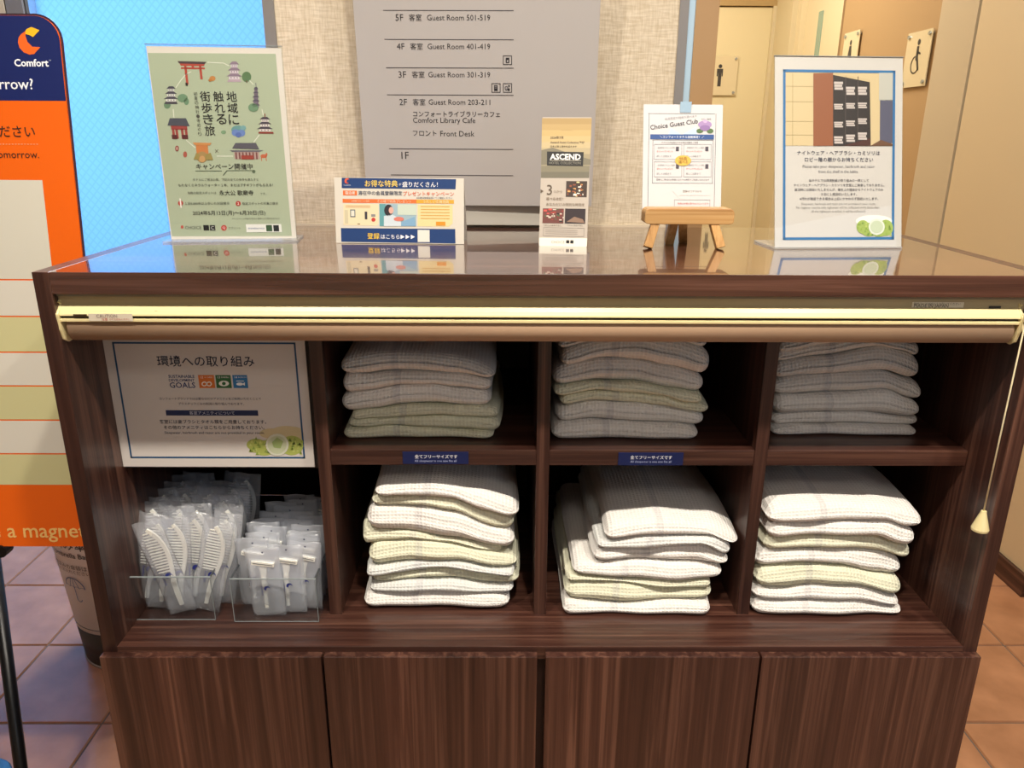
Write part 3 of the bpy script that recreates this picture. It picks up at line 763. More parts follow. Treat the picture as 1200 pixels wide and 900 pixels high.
# ------------------------------------------------------------------ framed notice in first bay
NY = .100
z0n = U(142, 547, 1, NY).z; x0n = -HW + TP + .001; x1n = -XS - DT/2 - .0008; z1n = z0n + .212
ns = thing('notice_board', ((x0n+x1n)/2, NY, z0n), 'white landscape notice with blue border and SDG icons, hung in the left bay', 'sign')
MB().box((U(142, 547, 1, NY).x, NY, z0n), (U(369, 547, 1, NY).x, NY + .003, z1n), PAPERG).build('notice_sheet', ns, bevel=.0003)
MB().box((x0n, NY + .0032, z0n - .003), (x1n, NY + .006, z1n), mat('backing_dark', '#1d1512', .6)).build('backing_plate', ns)
pg = Page((0, NY, 0), (1, 0, 0), (0, 0, 1))
pg.quadframe((132.5, 401), (347, 401), (357, 537), (152, 537), .0026, '#1d4f78')
pg.text('環境への取り組み', 184, 298, 423, '#1c2440', 2, .018)
pg.text('SUSTAINABLE', 197.5, 228, 441, '#25386e', 2, .012); pg.text('DEVELOPMENT', 198, 228, 445.4, '#25386e', 2, .012); pg.text('GOALS', 199, 229, 451.2, '#25386e', 2, .01)
pg.rect(233, 439.5, 251.5, 454.7, '#d5742f', 1); pg.rect(253.2, 439.5, 271, 454.7, '#2f6a3c', 1); pg.rect(273, 439.5, 290.3, 454.7, '#2f78b0', 1)
for x, nmb, l in ((235, '12', 'つくる責任'), (255, '13', '気候変動に'), (275, '14', '海の豊かさを')):
    pg.text(nmb, x, x + 3, 442, '#f2efe8', 2); pg.text(l, x + 4, x + 14, 442, '#f2efe8', 2)
[(pg.ell(x_, 449.8, 3.3, 2.9, '#f4ede2', 2), pg.ell(x_, 449.8, 1.9, 1.6, '#d5742f', 3)) for x_ in (239.6, 245.2)]
pg.ell(262.5, 449.3, 6, 3.3, '#eef0ea', 2); pg.ell(262.5, 449.3, 2.2, 2, '#2f6a3c', 3)
pg.ell(281, 450, 4, 1.8, '#f0f3f5', 2); pg.poly([(284, 450), (287, 447.8), (287, 452)], '#f0f3f5', 2); pg.rect(277, 446, 286, 446.8, '#f0f3f5', 2)
pg.text('コンフォートブランドでは必要な分だけアメニティをご利用いただくことで', 187, 306, 467, '#2a3048', 2)
pg.text('プラスチックごみの削減に取り組んでおります。', 209, 286, 473, '#2a3048', 2)
pg.rect(194.5, 480.7, 302.5, 487, '#1b2a55', 1); pg.text('客室アメニティについて', 222, 275, 483.8, '#c9cede', 2)
pg.text('客室には歯ブラシとタオル類をご用意しております。', 187, 312, 494, '#1f2540', 2, .01)
pg.text('その他のアメニティはこちらからお持ちください。', 192, 310, 500.7, '#1f2540', 2, .01)
pg.text('Sleepwear, hairbrush and razor are not provided in your room.', 193, 310, 507.3, '#3c4258', 2)
rg = random.Random(5)
for x_, y_, a_, b_ in ((318, 508, 14, 6), (335, 507, 18, 8), (345, 509, 11, 9)): pg.ell(x_, y_, a_, b_, '#cdbf96', .6 + x_ / 2000)
for x_, y_, a_, b_ in ((300, 521, 11, 7), (310, 525, 13, 9), (325, 522, 16, 11.5), (342, 522, 13.5, 11.5)): pg.ell(x_, y_, a_, b_, '#a9b45c', 1 + x_ / 2000)
for k in range(60):
    x, y = rg.uniform(292, 354), rg.uniform(514, 532); pg.poly([(x-1.6, y+1.5), (x+.4, y-2.4), (x+2, y+1.5)], rg.choice(['#8fa44a', '#b9c26e', '#9aae52', '#84994a']), 2)
pg.ell(325, 521, 13.5, 13, '#d5d8c4', 3); pg.ell(325, 521, 11, 10.5, '#c3cba8', 4); pg.poly([(319, 518), (325, 512), (332, 517), (329, 525), (321, 524)], '#9bb070', 5)
pg.build('printing', ns)

# ------------------------------------------------------------------ upright signs on the cabinet top
def frame_of(cx_, cy_, yaw, tilt):
    a = Vector((math.cos(yaw), math.sin(yaw), 0)); n = Vector((-math.sin(yaw), math.cos(yaw), 0))
    up = Vector((0, 0, 1)) * math.cos(tilt) + n * math.sin(tilt)
    return Vector((cx_, cy_, ZT)), a, up, n
def slab(mb, o, a, up, nb, w, z0, z1, t, m, off=0):
    """board standing in the plane (a, up); nb = normal pointing away from the viewer"""
    b = [o + a*x + up*z0 + nb*y for x, y in ((-w/2, off), (w/2, off), (w/2, off+t), (-w/2, off+t))]
    tp = [p + up*(z1 - z0) for p in b]
    mb.hexa(b, tp, m); return mb
# --- left poster
o, a, up, n = frame_of(-.4963, .2994, .1012, -.0255 + .0255)
nb = n
ls = thing('poster_stand', (o.x, o.y, ZT), 'clear stand with green Japanese travel campaign poster, at left on the cabinet top', 'sign stand')
ob = o + Vector((0, 0, .0025))
pm = MB(); slab(pm, ob, a, up, nb, .1968, 0, .2868, .0008, mat('poster_white_rim', '#eee6dc', .3), .0016)
po = pm.build('poster', ls)
mb = MB(); slab(mb, ob, a, up, nb, .2006, 0, .2895, .0012, ACR, 0); slab(mb, ob, a, up, nb, .2006, 0, .2895, .0012, ACR, .0032); mb.build('acrylic_holder', ls)
mb = MB()
slab(mb, ob, a, up, nb, .2008, .2890, .2900, .0042, ACR_E, .0001)
mb.build('holder_rim', ls)
mb = MB(); f1 = [o + a*x + n*y + Vector((0,0,.0004)) for x, y in ((-.104, -.026), (.104, -.026), (.104, .045), (-.104, .045))]
mb.hexa(f1, [p + Vector((0,0,.0025)) for p in f1], m_clear('foot_acrylic', (.92,.93,.93,1), .03, milk=.25)); mb.build('foot', ls)
pg = Page(ob + nb*.0014, a, up)
pg.poly([(173, 62), (323, 63), (342, 276.5), (201.5, 277)], '#b9c3a8', 0)
arc = [(190+0, 0)]
ring = [(243,73),(262,74),(268,77)], [(206,103),(212,94),(218,87),(224,84)], [(292,94),(297,99)], [(307,128),(308.5,135)], [(304,158),(297,167)], [(273,183),(254,183)], [(218,164),(225,170),(229,173)], [(203,128),(204,138)]
for seg in ring:
    for p, q in zip(seg, seg[1:]):
        d = Vector((q[0]-p[0], q[1]-p[1])).normalized(); nn = Vector((-d.y, d.x)) * .5
        pg.poly([(p[0]+nn.x, p[1]+nn.y), (q[0]+nn.x, q[1]+nn.y), (q[0]-nn.x, q[1]-nn.y), (p[0]-nn.x, p[1]-nn.y)], '#dfe2d2', 1)
RD, RO, PU, DG = '#b04a3c', '#4c4a56', '#8d7b8c', '#5b7a55'
# torii
pg.poly([(208, 71.5), (242, 72.5), (240, 75.2), (210, 74.5)], '#4a3a3e', 1); pg.poly([(210.5, 74.5), (240, 75.2), (239, 77.5), (212, 77)], RD, 1)
pg.rect(212, 79, 240, 81, RD, 1); pg.rect(217, 77, 219.8, 99, RD, 1); pg.rect(234, 77, 236.8, 93, RD, 1); pg.rect(217.5, 97, 220, 100.5, '#2e2626', 2); pg.rect(224.5, 77, 227.5, 79.5, RD, 1)
def castle(x, y, w, h, roof, wall, tiers, foot=None):
    for k in range(tiers):
        f0 = k / tiers; ww = w * (.45 + .55 * (k + 1) / tiers); y0 = y + h * f0; hh = h / tiers
        pg.poly([(x - ww*.22, y0), (x + ww*.22, y0), (x + ww/2, y0 + hh*.5), (x - ww/2, y0 + hh*.5)], roof, 2)
        pg.rect(x - ww*.34, y0 + hh*.5, x + ww*.34, y0 + hh, wall, 1)
        for s in (-.2, 0, .2): pg.rect(x + ww*s - .5, y0 + hh*.62, x + ww*s + .5, y0 + hh*.85, roof, 2)
    if foot: pg.poly([(x - w*.38, y+h), (x + w*.38, y+h), (x + w*.46, y+h+3), (x - w*.46, y+h+3)], foot, 1)
castle(274.5, 72, 18, 21, PU, '#d8ccd4', 3, '#b7a3ae'); pg.ell(289, 90, 5.5, 6, DG, 1); pg.rect(288.5, 94, 289.8, 97, '#6b5a48', 2)
pg.ell(249, 92, 3.6, 3, '#c0854a', 1); pg.ell(246.5, 94, 2.2, 1.6, '#b3763c', 2)
castle(200.5, 101, 17, 18, RO, '#dcdcd6', 3, '#4a4650'); pg.ell(214, 115, 6, 5, '#6f9072', 1); pg.ell(196, 123, 4, 4.5, '#6f9072', 0.5); pg.ell(218.5, 119, 3, 4, '#6f9072', 1)
castle(300, 102, 10, 24, '#5c5666', '#8b7d8c', 5); pg.rect(299.7, 97, 300.4, 103, '#5c5666', 2); pg.ell(297, 126, 6, 5, '#6f9072', 2)
castle(310.5, 137, 19, 17, '#4a4450', '#e2d8d4', 3); pg.rect(303, 154.5, 320.5, 156.6, '#8a3630', 2); pg.rect(310, 133, 311, 138, '#8a3630', 2)
pg.poly([(199, 138.5), (218, 138.5), (222.5, 148), (196.5, 147)], '#4c4f5a', 2); pg.rect(200.5, 147, 219.5, 152, '#9c4440', 1)
for x in (202, 206, 212.5, 217): pg.rect(x, 151, x + 3, 162.5, '#9c4440', 1)
pg.rect(201.5, 158, 208, 163, '#5a2a2c', 2); pg.rect(213.5, 158, 220.5, 163, '#5a2a2c', 2)
pg.poly([(226, 167), (248, 167.5), (246, 170.5), (228, 170)], '#c98a52', 2); pg.rect(230, 170, 244, 181, '#c77e48', 1); pg.ell(237, 184, 6.5, 6.5, '#a88a58', 2); pg.ell(237, 186.5, 3.5, 4, '#c59a66', 3)
pg.poly([(227, 187), (230, 179), (234, 181), (233, 187)], '#9a8a50', 3); pg.poly([(241, 181), (247, 179), (250, 187.5), (241, 187.5)], '#9a8a50', 3)
pg.poly([(276, 167.5), (300, 167.5), (304, 175), (272, 174)], '#5a5862', 2); pg.poly([(269, 176), (309, 176), (304, 178), (273, 178)], '#6d6a72', 2); pg.rect(274.5, 178, 304, 186.5, '#b59a92', 1)
for x in range(276, 304, 4): pg.rect(x, 178.5, x + 1.8, 186.5, '#7a4a48', 2)
pg.rect(283, 182, 297, 186.7, '#9a4038', 3)
pg.ell(309, 183, 3.8, 2.3, '#c06848', 1); pg.rect(306, 184, 307, 188.5, '#c06848', 1); pg.rect(311.5, 184, 312.4, 188.5, '#c06848', 1); pg.ell(312.3, 181, 1.2, 1.8, '#c06848', 2)
pg.ell(207.5, 174, 2.2, 3.4, '#8c3a36', 1); pg.ell(217, 181, 2.3, 3.6, '#a8584a', 1); pg.ell(207.5, 174, 1, 2, '#caa49a', 2)
pg.ell(279, 152, 8, 5, '#6f9fa0', .5); pg.ell(276, 155.5, 4.5, 4, '#6c86c0', 1); pg.ell(283, 156, 4.5, 4, '#6c86c0', 1.5); pg.ell(285, 150, 3.5, 3, '#7aa6a8', 1); pg.ell(262, 155, 3, 2.2, '#7f9f7c', 1); pg.ell(279.5, 158, 3.5, 3, '#5a70b0', 2)
pg.text('✕', 252, 256, 177, '#4a4038', 2)
INK = '#2a2a2c'
pg.vtext('地域に', 271.5, 113, 274, 140, 12, INK, 3, .006); pg.vtext('触れる', 256, 113, 259.5, 139.5, 12, INK, 3, .006); pg.vtext('街歩き旅', 240.5, 113, 246, 153, 12, INK, 3, .006)
pg.vtext('初夏の神社・寺めぐり', 229.2, 110, 234.5, 157, 4.2, '#4a4a44', 3)
pg.text('キャンペーン開催中', 230, 296, 195, INK, 3, .012)
pg.rect(229, 200, 260, 200.7, '#4a5a48', 2); pg.rect(266, 199.5, 298, 200.2, '#4a5a48', 2); pg.poly([(261, 205.5), (266, 199.5), (267, 199.8), (262, 205.8)], '#4a5a48', 2); pg.ell(297.5, 201, 2, 2, '#5a6a54', 2)
pg.text('ホテルにご宿泊の際、下記の全ての条件を満たすと', 226, 303, 210.5, '#303230', 3)
pg.text('もれなくミネラルウォーター１本、またはプチギフトがもらえる！', 209, 320, 217, INK, 3, .01)
pg.text('当館の指定スポットは', 220, 253.5, 226, '#3a3c3a', 3); pg.text('永大公 歌廟寺', 257, 297, 226, '#141416', 3, .03); pg.text('です。', 305, 312, 227, '#3a3c3a', 3)
pg.ell(211.7, 238, 3, 3, '#b8443c', 2); pg.text('1', 211, 212.6, 238, '#f0e6e0', 3); pg.ell(279.2, 238.5, 3, 3, '#b8443c', 2); pg.text('2', 278.3, 280.2, 238.5, '#f0e6e0', 3)
pg.text('１日5,000歩以上歩いた記録提示', 217, 269, 238.5, '#303230', 3); pg.text('指定スポットの写真の提示', 284, 326, 238.5, '#303230', 3)
pg.text('2024年5月13日(月)～6月30日(日)', 226, 311, 250, INK, 3, .014)
pg.text('※キャンペーン内容は予告なく変更になる場合があります', 272, 328, 256.2, '#5a5e58', 3)
pg.ell(213.5, 266, 1.6, 2, '#c0564a', 2); pg.text('CHOICE', 217, 236, 266.7, '#5c5f5c', 3); pg.rect(238.5, 263.8, 245, 270, '#1c1e20', 2); pg.rect(246, 263.8, 252.3, 270, '#26282c', 2); pg.text('C', 247.5, 251, 267, '#cfd0cc', 3)
pg.ell(262.5, 267, 3.3, 3.3, '#c0403a', 2); pg.text('Q', 261, 264, 267, '#f0e0dc', 3); pg.text('クプリント', 267.5, 282, 267.2, '#585a58', 3)
pg.rect(288.5, 262.6, 330, 272, '#e8e8e2', 2); pg.text('travelservice', 291, 310, 267.3, '#6f7fa8', 3); pg.rect(312, 263.6, 319, 271, '#3c5a3e', 3); pg.rect(320.5, 263.8, 327, 271, '#1f2628', 3)
pg.build('printing', po)
# --- right sign
o, a, up, n = frame_of(.460, .2306, .0655, .2722)
nb = a.cross(up) * -1
rs = thing('sign_stand', (o.x, o.y, ZT), 'slanted clear stand with blue-bordered sign showing a shelf photo, at right on the cabinet top', 'sign stand')
ob = o + Vector((0, 0, .0032))
mb = MB(); slab(mb, ob, a, up, nb, .2027, 0, .2885, .0008, PAPERG, .0014); sh = mb.build('sign_sheet', rs)
mb = MB(); slab(mb, ob, a, up, nb, .2045, 0, .2903, .0012, ACR, 0); slab(mb, ob, a, up, nb, .2045, 0, .2903, .0012, ACR, .0026); mb.build('acrylic_holder', rs)
mb = MB(); slab(mb, ob, a, up, nb, .2045, .2895, .2905, .0036, ACR_E, .0001); mb.build('holder_rim', rs)
mb = MB(); f1 = [o + a*x + n*y + Vector((0,0,.0004)) for x, y in ((-.1022, 0), (.1022, 0), (.1022, .085), (-.1022, .085))]
mb.hexa(f1, [p + Vector((0,0,.0028)) for p in f1], m_clear('foot_acrylic_warm', (.95,.94,.9,1), .03, milk=.45)); mb.build('foot', rs)
pg = Page(ob + nb*.0012, a, up)
pg.quadframe((917, 82), (1049, 82), (1048, 281), (918, 281), .0040, '#2c6ea3')
pg.rect(920.5, 85.5, 1046, 171, '#cdb98f', 1)
for y in (101, 119, 142, 158): pg.rect(920.5, y, 953, y + .5, '#a89468', 2)
pg.rect(928.5, 85.5, 929, 171, '#a89468', 2)
pg.rect(1030, 85.5, 1046, 118, '#b9b8ae', 2); pg.rect(1031, 117, 1046, 168, '#55566a', 2); pg.poly([(1020, 171), (1032, 164), (1046, 169), (1046, 171)], '#6a4a34', 3)
pg.poly([(953, 86), (976, 85.5), (976, 171), (953, 171)], '#8f5636', 3)
pg.poly([(976, 85.5), (1019, 93), (1020, 161), (1020, 171), (976, 171)], '#2e2826', 3)
pg.poly([(976, 85.5), (1019, 93), (1019, 96.5), (976, 88)], '#c9b48a', 4)
pg.poly([(988, 170.8), (1020, 162), (1020, 171)], '#4a2a22', 4)
for x in (990, 1004.5): pg.rect(x, 90, x + 1, 168, '#4a423e', 4)
for (x, ys) in ((977, (96, 122, 143, 160)), (991, (102, 121, 141.5, 158)), (1005, (102, 120.5, 139, 155.5))):
    for y, hgt in zip(ys, (10, 7, 7, 9)):
        for q in range(3): pg.rect(x + q*.2, y + hgt*q/3, x + 10.5 - (q % 2), y + hgt*(q+1)/3 - .5, '#c4bab4', 5)
pg.text('ナイトウェア・ヘアブラシ・カミソリは', 934, 1031, 179, '#2c3048', 2, .014)
pg.text('ロビー階の棚からお持ちください', 943, 1023, 187, '#2c3048', 2, .014)
pg.text('Please take your sleepwear, hairbrush and razor', 940.5, 1025, 195.5, '#6a6a70', 2); pg.text('from the shelf in the lobby.', 959, 1006, 201.5, '#6a6a70', 2)
for t_, x0, x1, y in (('当ホテルでは環境配慮の取り組みの一環として', 948, 1018, 211.5), ('ナイトウェア・ヘアブラシ・カミソリを客室にご用意しておりません。', 930, 1036, 217),
    ('連泊時には回収いたしませんが、衛生上の理由からナイトウェアのみ', 931, 1035, 222.3), ('３泊に１度回収いたします。', 962, 1004, 227.7), ('※汚れが確認できる場合は上記にかかわらず回収いたします。', 937, 1029, 233)):
    pg.text(t_, x0, x1, y, '#45444c', 2, .006)
for t_, x0, x1, y in (('Sleepwear, hairbrush and razor are not provided in your room.', 939, 1026, 239.3), ('For hygiene reasons only nightwear will be collected every three days.', 933, 1031, 243.6), ('(If the nightwear is soiled, it will be collected)', 951, 1014, 248)):
    pg.text(t_, x0, x1, y, '#8c8a88', 2)
pg.ell(1024, 259, 21.5, 7, '#f0eee4', 1)
for x_, y_, a_, b_ in ((1011, 266, 7.5, 8), (1018, 269, 10, 8), (1030, 268, 12, 9.5), (1038, 267, 8.5, 9.5)): pg.ell(x_, y_, a_, b_, '#9db352', 2 + x_ / 5000)
for k in range(40):
    x, y = rg.uniform(1005, 1044), rg.uniform(261, 275.5); pg.poly([(x-1.2, y+1.2), (x+.3, y-1.8), (x+1.5, y+1.2)], rg.choice(['#7d9c34', '#b9c768', '#8aa63e', '#6b8c30']), 3)
pg.ell(1027, 266, 9.5, 9.5, '#dbe0d2', 4); pg.ell(1027, 266, 7.5, 7.3, '#c2ceb0', 5)
pg.build('printing', sh)
# --- tent card
o, a, up, n = frame_of(-.2238, .2686, -.0479, .1381)
nb = a.cross(up) * -1
tc_ = thing('tent_card', (o.x, o.y, ZT), 'white folded card with navy bands advertising a member campaign', 'card')
mb = MB(); slab(mb, o + Vector((0,0,.0006)), a, up, nb, .2044, 0, .101, .0008, mat('card_white', '#d2ccc0', .45), 0); sh = mb.build('front_panel', tc_)
mb = MB(); bo = o + n*.055; tpp = o + up*.1015 + nb*.001
f0 = [bo + a*x + Vector((0,0,.0006)) for x in (-.1022, .1022)]; g0 = [tpp + a*x for x in (.1022, -.1022)]
q = f0 + g0; mb.hexa(q, [p + n*.0008 for p in q], mat('card_white', '#d2ccc0', .45)); mb.build('rear_panel', tc_)
pg = Page(o + Vector((0,0,.0006)), a, up)
NV = '#1d3c70'
def pq(*p, c, l=1): pg.poly(list(p), c, l)
pq((400.5, 208.3), (534.5, 210), (533.8, 221.8), (400.5, 220.5), c=NV)
pq((399.5, 267.2), (533.5, 268.4), (533.8, 285.3), (400, 283.3), c=NV)
pg.text('お得な特典', 427.5, 466, 215, '#f0cf62', 3, .02); pg.text('が', 467.5, 470.5, 216, '#e8e8ea', 3); pg.text('盛りだくさん！', 471.5, 513, 216, '#f2f2f4', 3, .015)
pg.ell(406.8, 212, 3, 3.2, '#e05a3c', 2); pg.ell(408.3, 212.3, 2, 2, NV, 3); pg.text('Comfort', 403, 411, 216.8, '#c8ccd8', 3)
pg.rect(402, 223.3, 418.5, 229, '#e0703c', 1); pg.text('宿泊者', 404.5, 416, 226, '#f6e9dc', 3, .01)
pg.text('滞在中の会員登録限定', 420, 471.5, 226, '#2c3856', 3, .018); pg.text('プレゼントキャンペーン', 472.5, 532, 226.8, '#dc6440', 3, .018)
pg.text('※詳細は登録画面にてご確認ください', 488, 530, 231.8, '#50505a', 3)
pg.rect(401.5, 233.4, 488, 238, '#dd7038', 1); pg.rect(488, 234, 532, 238.6, '#d9a23a', 1)
pg.text('お部屋でかんたん登録', 412, 433, 235.5, '#f2ccb0', 3); pg.text('その場で特典プレゼント', 442, 482, 236, '#f2ccb0', 3); pg.text('うれしい会員特典', 496, 526, 236.4, '#f4deb0', 3)
pq((402.5, 239), (443.5, 239.3), (443.5, 262), (441, 264.6), (402.5, 263.8), c='#e2d2ae')
pg.rect(410.5, 245.5, 416.5, 254.5, '#5c6a72', 2); pg.rect(411.5, 246.7, 415.5, 253.3, '#d9d6c8', 3); pg.rect(427.5, 248, 430.5, 257, '#3c3c44', 2); pg.rect(435, 251, 440, 254, '#8a8a88', 2); pg.ell(437.7, 257.5, 2.4, 2.4, '#c03c38', 2); pg.rect(404, 246, 408, 262, '#c9bfa0', 2); pg.rect(419, 262, 422, 263, '#6a5a40', 2)
for y in (240.8, 242.6): pg.rect(405, y, 434, y + .6, '#cf9a62', 2)
pq((444.8, 238.8), (488, 239.2), (488, 265.4), (444.8, 265), c='#9bb4be')
pg.rect(444.8, 239, 452, 265, '#5f9aa0', 2); pg.rect(466, 239.5, 488, 252, '#c3cfc0', 2); pg.ell(455.5, 246.5, 5.2, 6.8, '#2e2b32', 3); pg.ell(458.5, 246.5, 2.8, 4, '#d9a89a', 4); pg.poly([(450, 265), (450, 253), (460, 251.5), (470, 257), (470, 265)], '#c9d4dc', 3); pg.ell(467.5, 256.7, 6, 2.6, '#d07a6c', 4); pg.poly([(470, 265), (471, 260), (486, 254), (487, 265)], '#7fa6c4', 3)
pq((489.5, 239.5), (530.5, 240), (530.5, 262), (526, 265.8), (489.5, 265.2), c='#e4cf98')
for y in (241.5, 245, 248.5, 252, 255.5): pg.rect(493, y, 527, y + 1, '#d2a45a', 2)
pg.rect(511, 259.8, 522, 264.3, '#e0912e', 3)
pg.text('登録', 430.5, 445, 276.5, '#f2c94a', 3, .03); pg.text('はこちら', 446.5, 468.5, 277.3, '#f0f0f4', 3, .015)
for x in (469.5, 475.5, 481.5): pg.poly([(x, 275), (x + 4.8, 277.6), (x, 280.2)], '#f4f4f6', 3)
pg.rect(489.5, 269.5, 503.5, 283.6, '#dedbd2', 2)
pg.build('printing', sh)
# --- narrow leaflet
o, a, up, n = frame_of(.0338, .2495, -.1036, .2594)
nb = a.cross(up) * -1
lf = thing('leaflet', (o.x, o.y, ZT), 'narrow upright leaflet with sunset picture and black ASCEND box', 'leaflet')
pap = mat('leaflet_paper', '#b8aea2', .35); slab_o = o + Vector((0,0,.0006))
mb = MB(); slab(mb, slab_o, a, up, nb, .0755, 0, .198, .0006, pap, 0); sh = mb.build('front_panel', lf)
mb = MB(); bo = o + n*.095; tpp = o + up*.198 + nb*.0008
f0 = [bo + a*x + Vector((0,0,.0006)) for x in (-.03775, .03775)]; g0 = [tpp + a*x for x in (.03775, -.03775)]
q = f0 + g0; mb.hexa(q, [p + n*.0006 for p in q], pap); mb.build('rear_panel', lf)
pg = Page(slab_o, a, up)
sky = ['#a88c58', '#b39762', '#bda26a', '#c2a976', '#bdaa80', '#ae9f7c', '#9a8e70', '#958c72', '#7d7762', '#6c6858']
for k, c in enumerate(sky):
    y0 = 138.5 + 70 * k / 10; y1 = 138.5 + 70 * (k + 1) / 10
    xl = lambda y: 635.2 - (y - 138) * .018; xr = lambda y: 693.5 - (y - 138) * .045
    pg.poly([(xl(y0), y0), (xr(y0), y0), (xr(y1), y1), (xl(y1), y1)], c, 1)
pg.poly([(634.5, 176), (648, 173), (662, 178), (692, 187), (692, 193), (634.3, 193)], '#77715e', 1.5); pg.poly([(655, 153), (664, 151.6), (673, 153.3)], '#b09560', 1.5)
pg.text('2024年7月', 645, 660, 161.3, '#3a332a', 3, .01); pg.text('Ascend Hotel Collection™が', 645, 685, 166.6, '#3a332a', 3, .01); pg.text('日本上陸１周年を迎えます', 645, 676, 171.6, '#3a332a', 3, .01)
pg.poly([(641, 177.6), (684, 178.3), (683.2, 194.8), (641, 194)], '#141414', 2)
pg.text('ASCEND', 644.5, 680.5, 183.8, '#f4f2ec', 3, .03); pg.rect(644, 188, 681, 188.5, '#b9b4a4', 3); pg.text('HOTEL COLLECTION', 643.5, 680.5, 191, '#8f8a7c', 3)
pg.text('3', 641, 647, 222.5, '#5c4e40', 3, .0); pg.text('つから', 648.5, 659, 224.5, '#8a7c6c', 3); pg.poly([(633.5, 221.8), (637, 224), (633.5, 226.5)], '#5c4e40', 3)
pg.text('選べる体験！', 640, 660, 233, '#7a6a5a', 3, .01); pg.text('あなただけの特別な時間を', 640, 685, 239.4, '#7a6a5a', 3, .01)
def photo(x0, y0, x1, y1, base, dots, sd):
    pg.rect(x0, y0, x1, y1, base, 2); r = random.Random(sd)
    for k in range(26):
        w_, h_ = r.uniform(1, 4), r.uniform(.8, 2.4); x = r.uniform(x0, x1 - w_); y = r.uniform(y0, y1 - h_); pg.rect(x, y, x + w_, y + h_, r.choice(dots), 3)
photo(663.3, 212.3, 687.8, 230.8, '#3a2a22', ['#e0a060', '#f0d8a0', '#5a3a2c', '#8a4a30', '#201a18', '#f0e8d8'], 1)
photo(636, 244.4, 660.5, 261.6, '#6a3a34', ['#a84038', '#c8504a', '#506848', '#2a2826', '#d8c8b8'], 2)
pg.rect(662, 244.6, 686, 262, '#2c2024', 2); pg.poly([(664, 260), (673, 254), (683, 257), (685, 261.5)], '#8a6e5c', 3)
for x0, x1 in ((637, 658), (665, 683)): pg.text('うれしいおもてなし', x0, x1, 264, '#4a4038', 3)
pg.frame(636.5, 266.8, 684.5, 277, .4, '#8a8078', 2)
for y in (269.4, 271.6, 273.8): pg.rect(639, y, 677, y + .5, '#9a9088', 2)
pg.poly([(631.9, 278.6), (688.2, 279.3), (687.4, 289.3), (632, 288.6)], '#efe8d8', 2)
pg.text('CHOICE', 646, 661.5, 283.6, '#8a8a84', 3); pg.rect(663.5, 281.5, 667.2, 285.2, '#1c1e20', 3); pg.rect(668.3, 281.6, 672, 285.3, '#1c1e20', 3)
pg.build('printing', sh)
# --- little wooden easel with a card
OAK = wood('oak', 0, rough=.5, coat=.1, dark='#b98448', mid='#d0a468', light='#e2bd84', scale=1.4)
OAKV = wood('oak_leg', 2, rough=.5, coat=.1, dark='#a8773e', mid='#c4965a', light='#dab47a', scale=1.4)
yb = .236
p0 = U(755, 262, 1, yb); p1 = U(857, 262, 1, yb); zb_ = p0.z; ztb = zb_ + .0235
es = thing('card_easel', ((p0.x+p1.x)/2, yb + .03, ZT), 'small pale oak stool-shaped easel holding a white card', 'easel')
mb = MB(); N_ = 8; prof = []
xl_, xr_ = p0.x - .001, p1.x + .001; rr = .008
for (cx_, cz_, a0) in ((xr_ - rr, zb_ + rr*.5, -PI/2), (xr_ - rr, ztb - rr, 0), (xl_ + rr, ztb - rr, PI/2), (xl_ + rr, zb_ + rr*.5, PI)):
    for k in range(5): prof.append((cx_ + rr*math.cos(a0 + PI/2*k/4), cz_ + (rr if cz_ > zb_ + rr else rr*.5)*math.sin(a0 + PI/2*k/4)))
mb.hexa([(x, yb + .026, z) for x, z in prof], [(x, yb - .010, z) for x, z in prof], OAK); mb.build('crossboard', es, bevel=.001)
mb = MB().box((xl_ + .004, yb + .026, zb_ + .001), (xr_ - .004, yb + .030, zb_ + .010), OAK); mb.build('rear_lip', es)
def leg(px0, py0, px1, py1, Yt, Yb, wd=.0135):
    t_ = U(px0, py0, 1, Yt); b_ = U(px1, py1, 2, ZT); b_ = Vector((b_.x, Yb, ZT))
    b_.x = U(px1, py1, 1, Yb).x
    t2 = Vector((t_.x, Yt, zb_ + .002))
    MB().bar((b_.x, b_.y, ZT + .002), t2, wd, .012, OAKV, (1, 0, 0), .95).build('leg', es, bevel=.0008)
leg(768, 262, 759, 291, yb - .002, yb - .012); leg(836, 262, 844, 291, yb - .002, yb - .012)
leg(790, 262, 784, 283, yb + .022, yb + .045); leg(800, 262, 800.5, 278, yb + .022, yb + .062)
ct_ = .25; o = Vector(((U(799, 250, 1, yb + .03).x), yb + .034, zb_ + .010)); a = Vector((1, .0, 0)); n = Vector((0, 1, 0)); up = Vector((0, math.sin(ct_), math.cos(ct_)))
nb = Vector((0, math.cos(ct_), -math.sin(ct_)))
cw = (U(845, 180, 1, yb + .06).x - U(755, 180, 1, yb + .06).x) + .002
pgt = Page(o, a, up); h_c = pgt.px(800, 122.5)[1]; lx = pgt.px(753.5, 180)[0]; rx = pgt.px(846, 180)[0]
cdn = thing('printed_card', (o.x, o.y, o.z), 'white guest club card leaning on the small wooden easel', 'card')
mb = MB(); b4 = [o + a*x + nb*y for x, y in ((lx, 0), (rx, 0), (rx, .0008), (lx, .0008))]; mb.hexa(b4, [p + up*h_c for p in b4], mat('card_bright', '#cfcdce', .4)); sh = mb.build('card_sheet', cdn)
MB().box((U(801, 121, 1, yb+.07).x - .004, yb + .034 + .155*math.sin(ct_), o.z + h_c*.9), (U(811, 121, 1, yb+.07).x, yb + .037 + .155*math.sin(ct_), o.z + h_c*math.cos(ct_) + .004), mat('blue_clip', '#a9c6dc', .3)).build('backing_tab', cdn)
pg = Page(o, a, up)
pg.frame(759.5, 133, 838, 262, .5, '#55565e', 1)
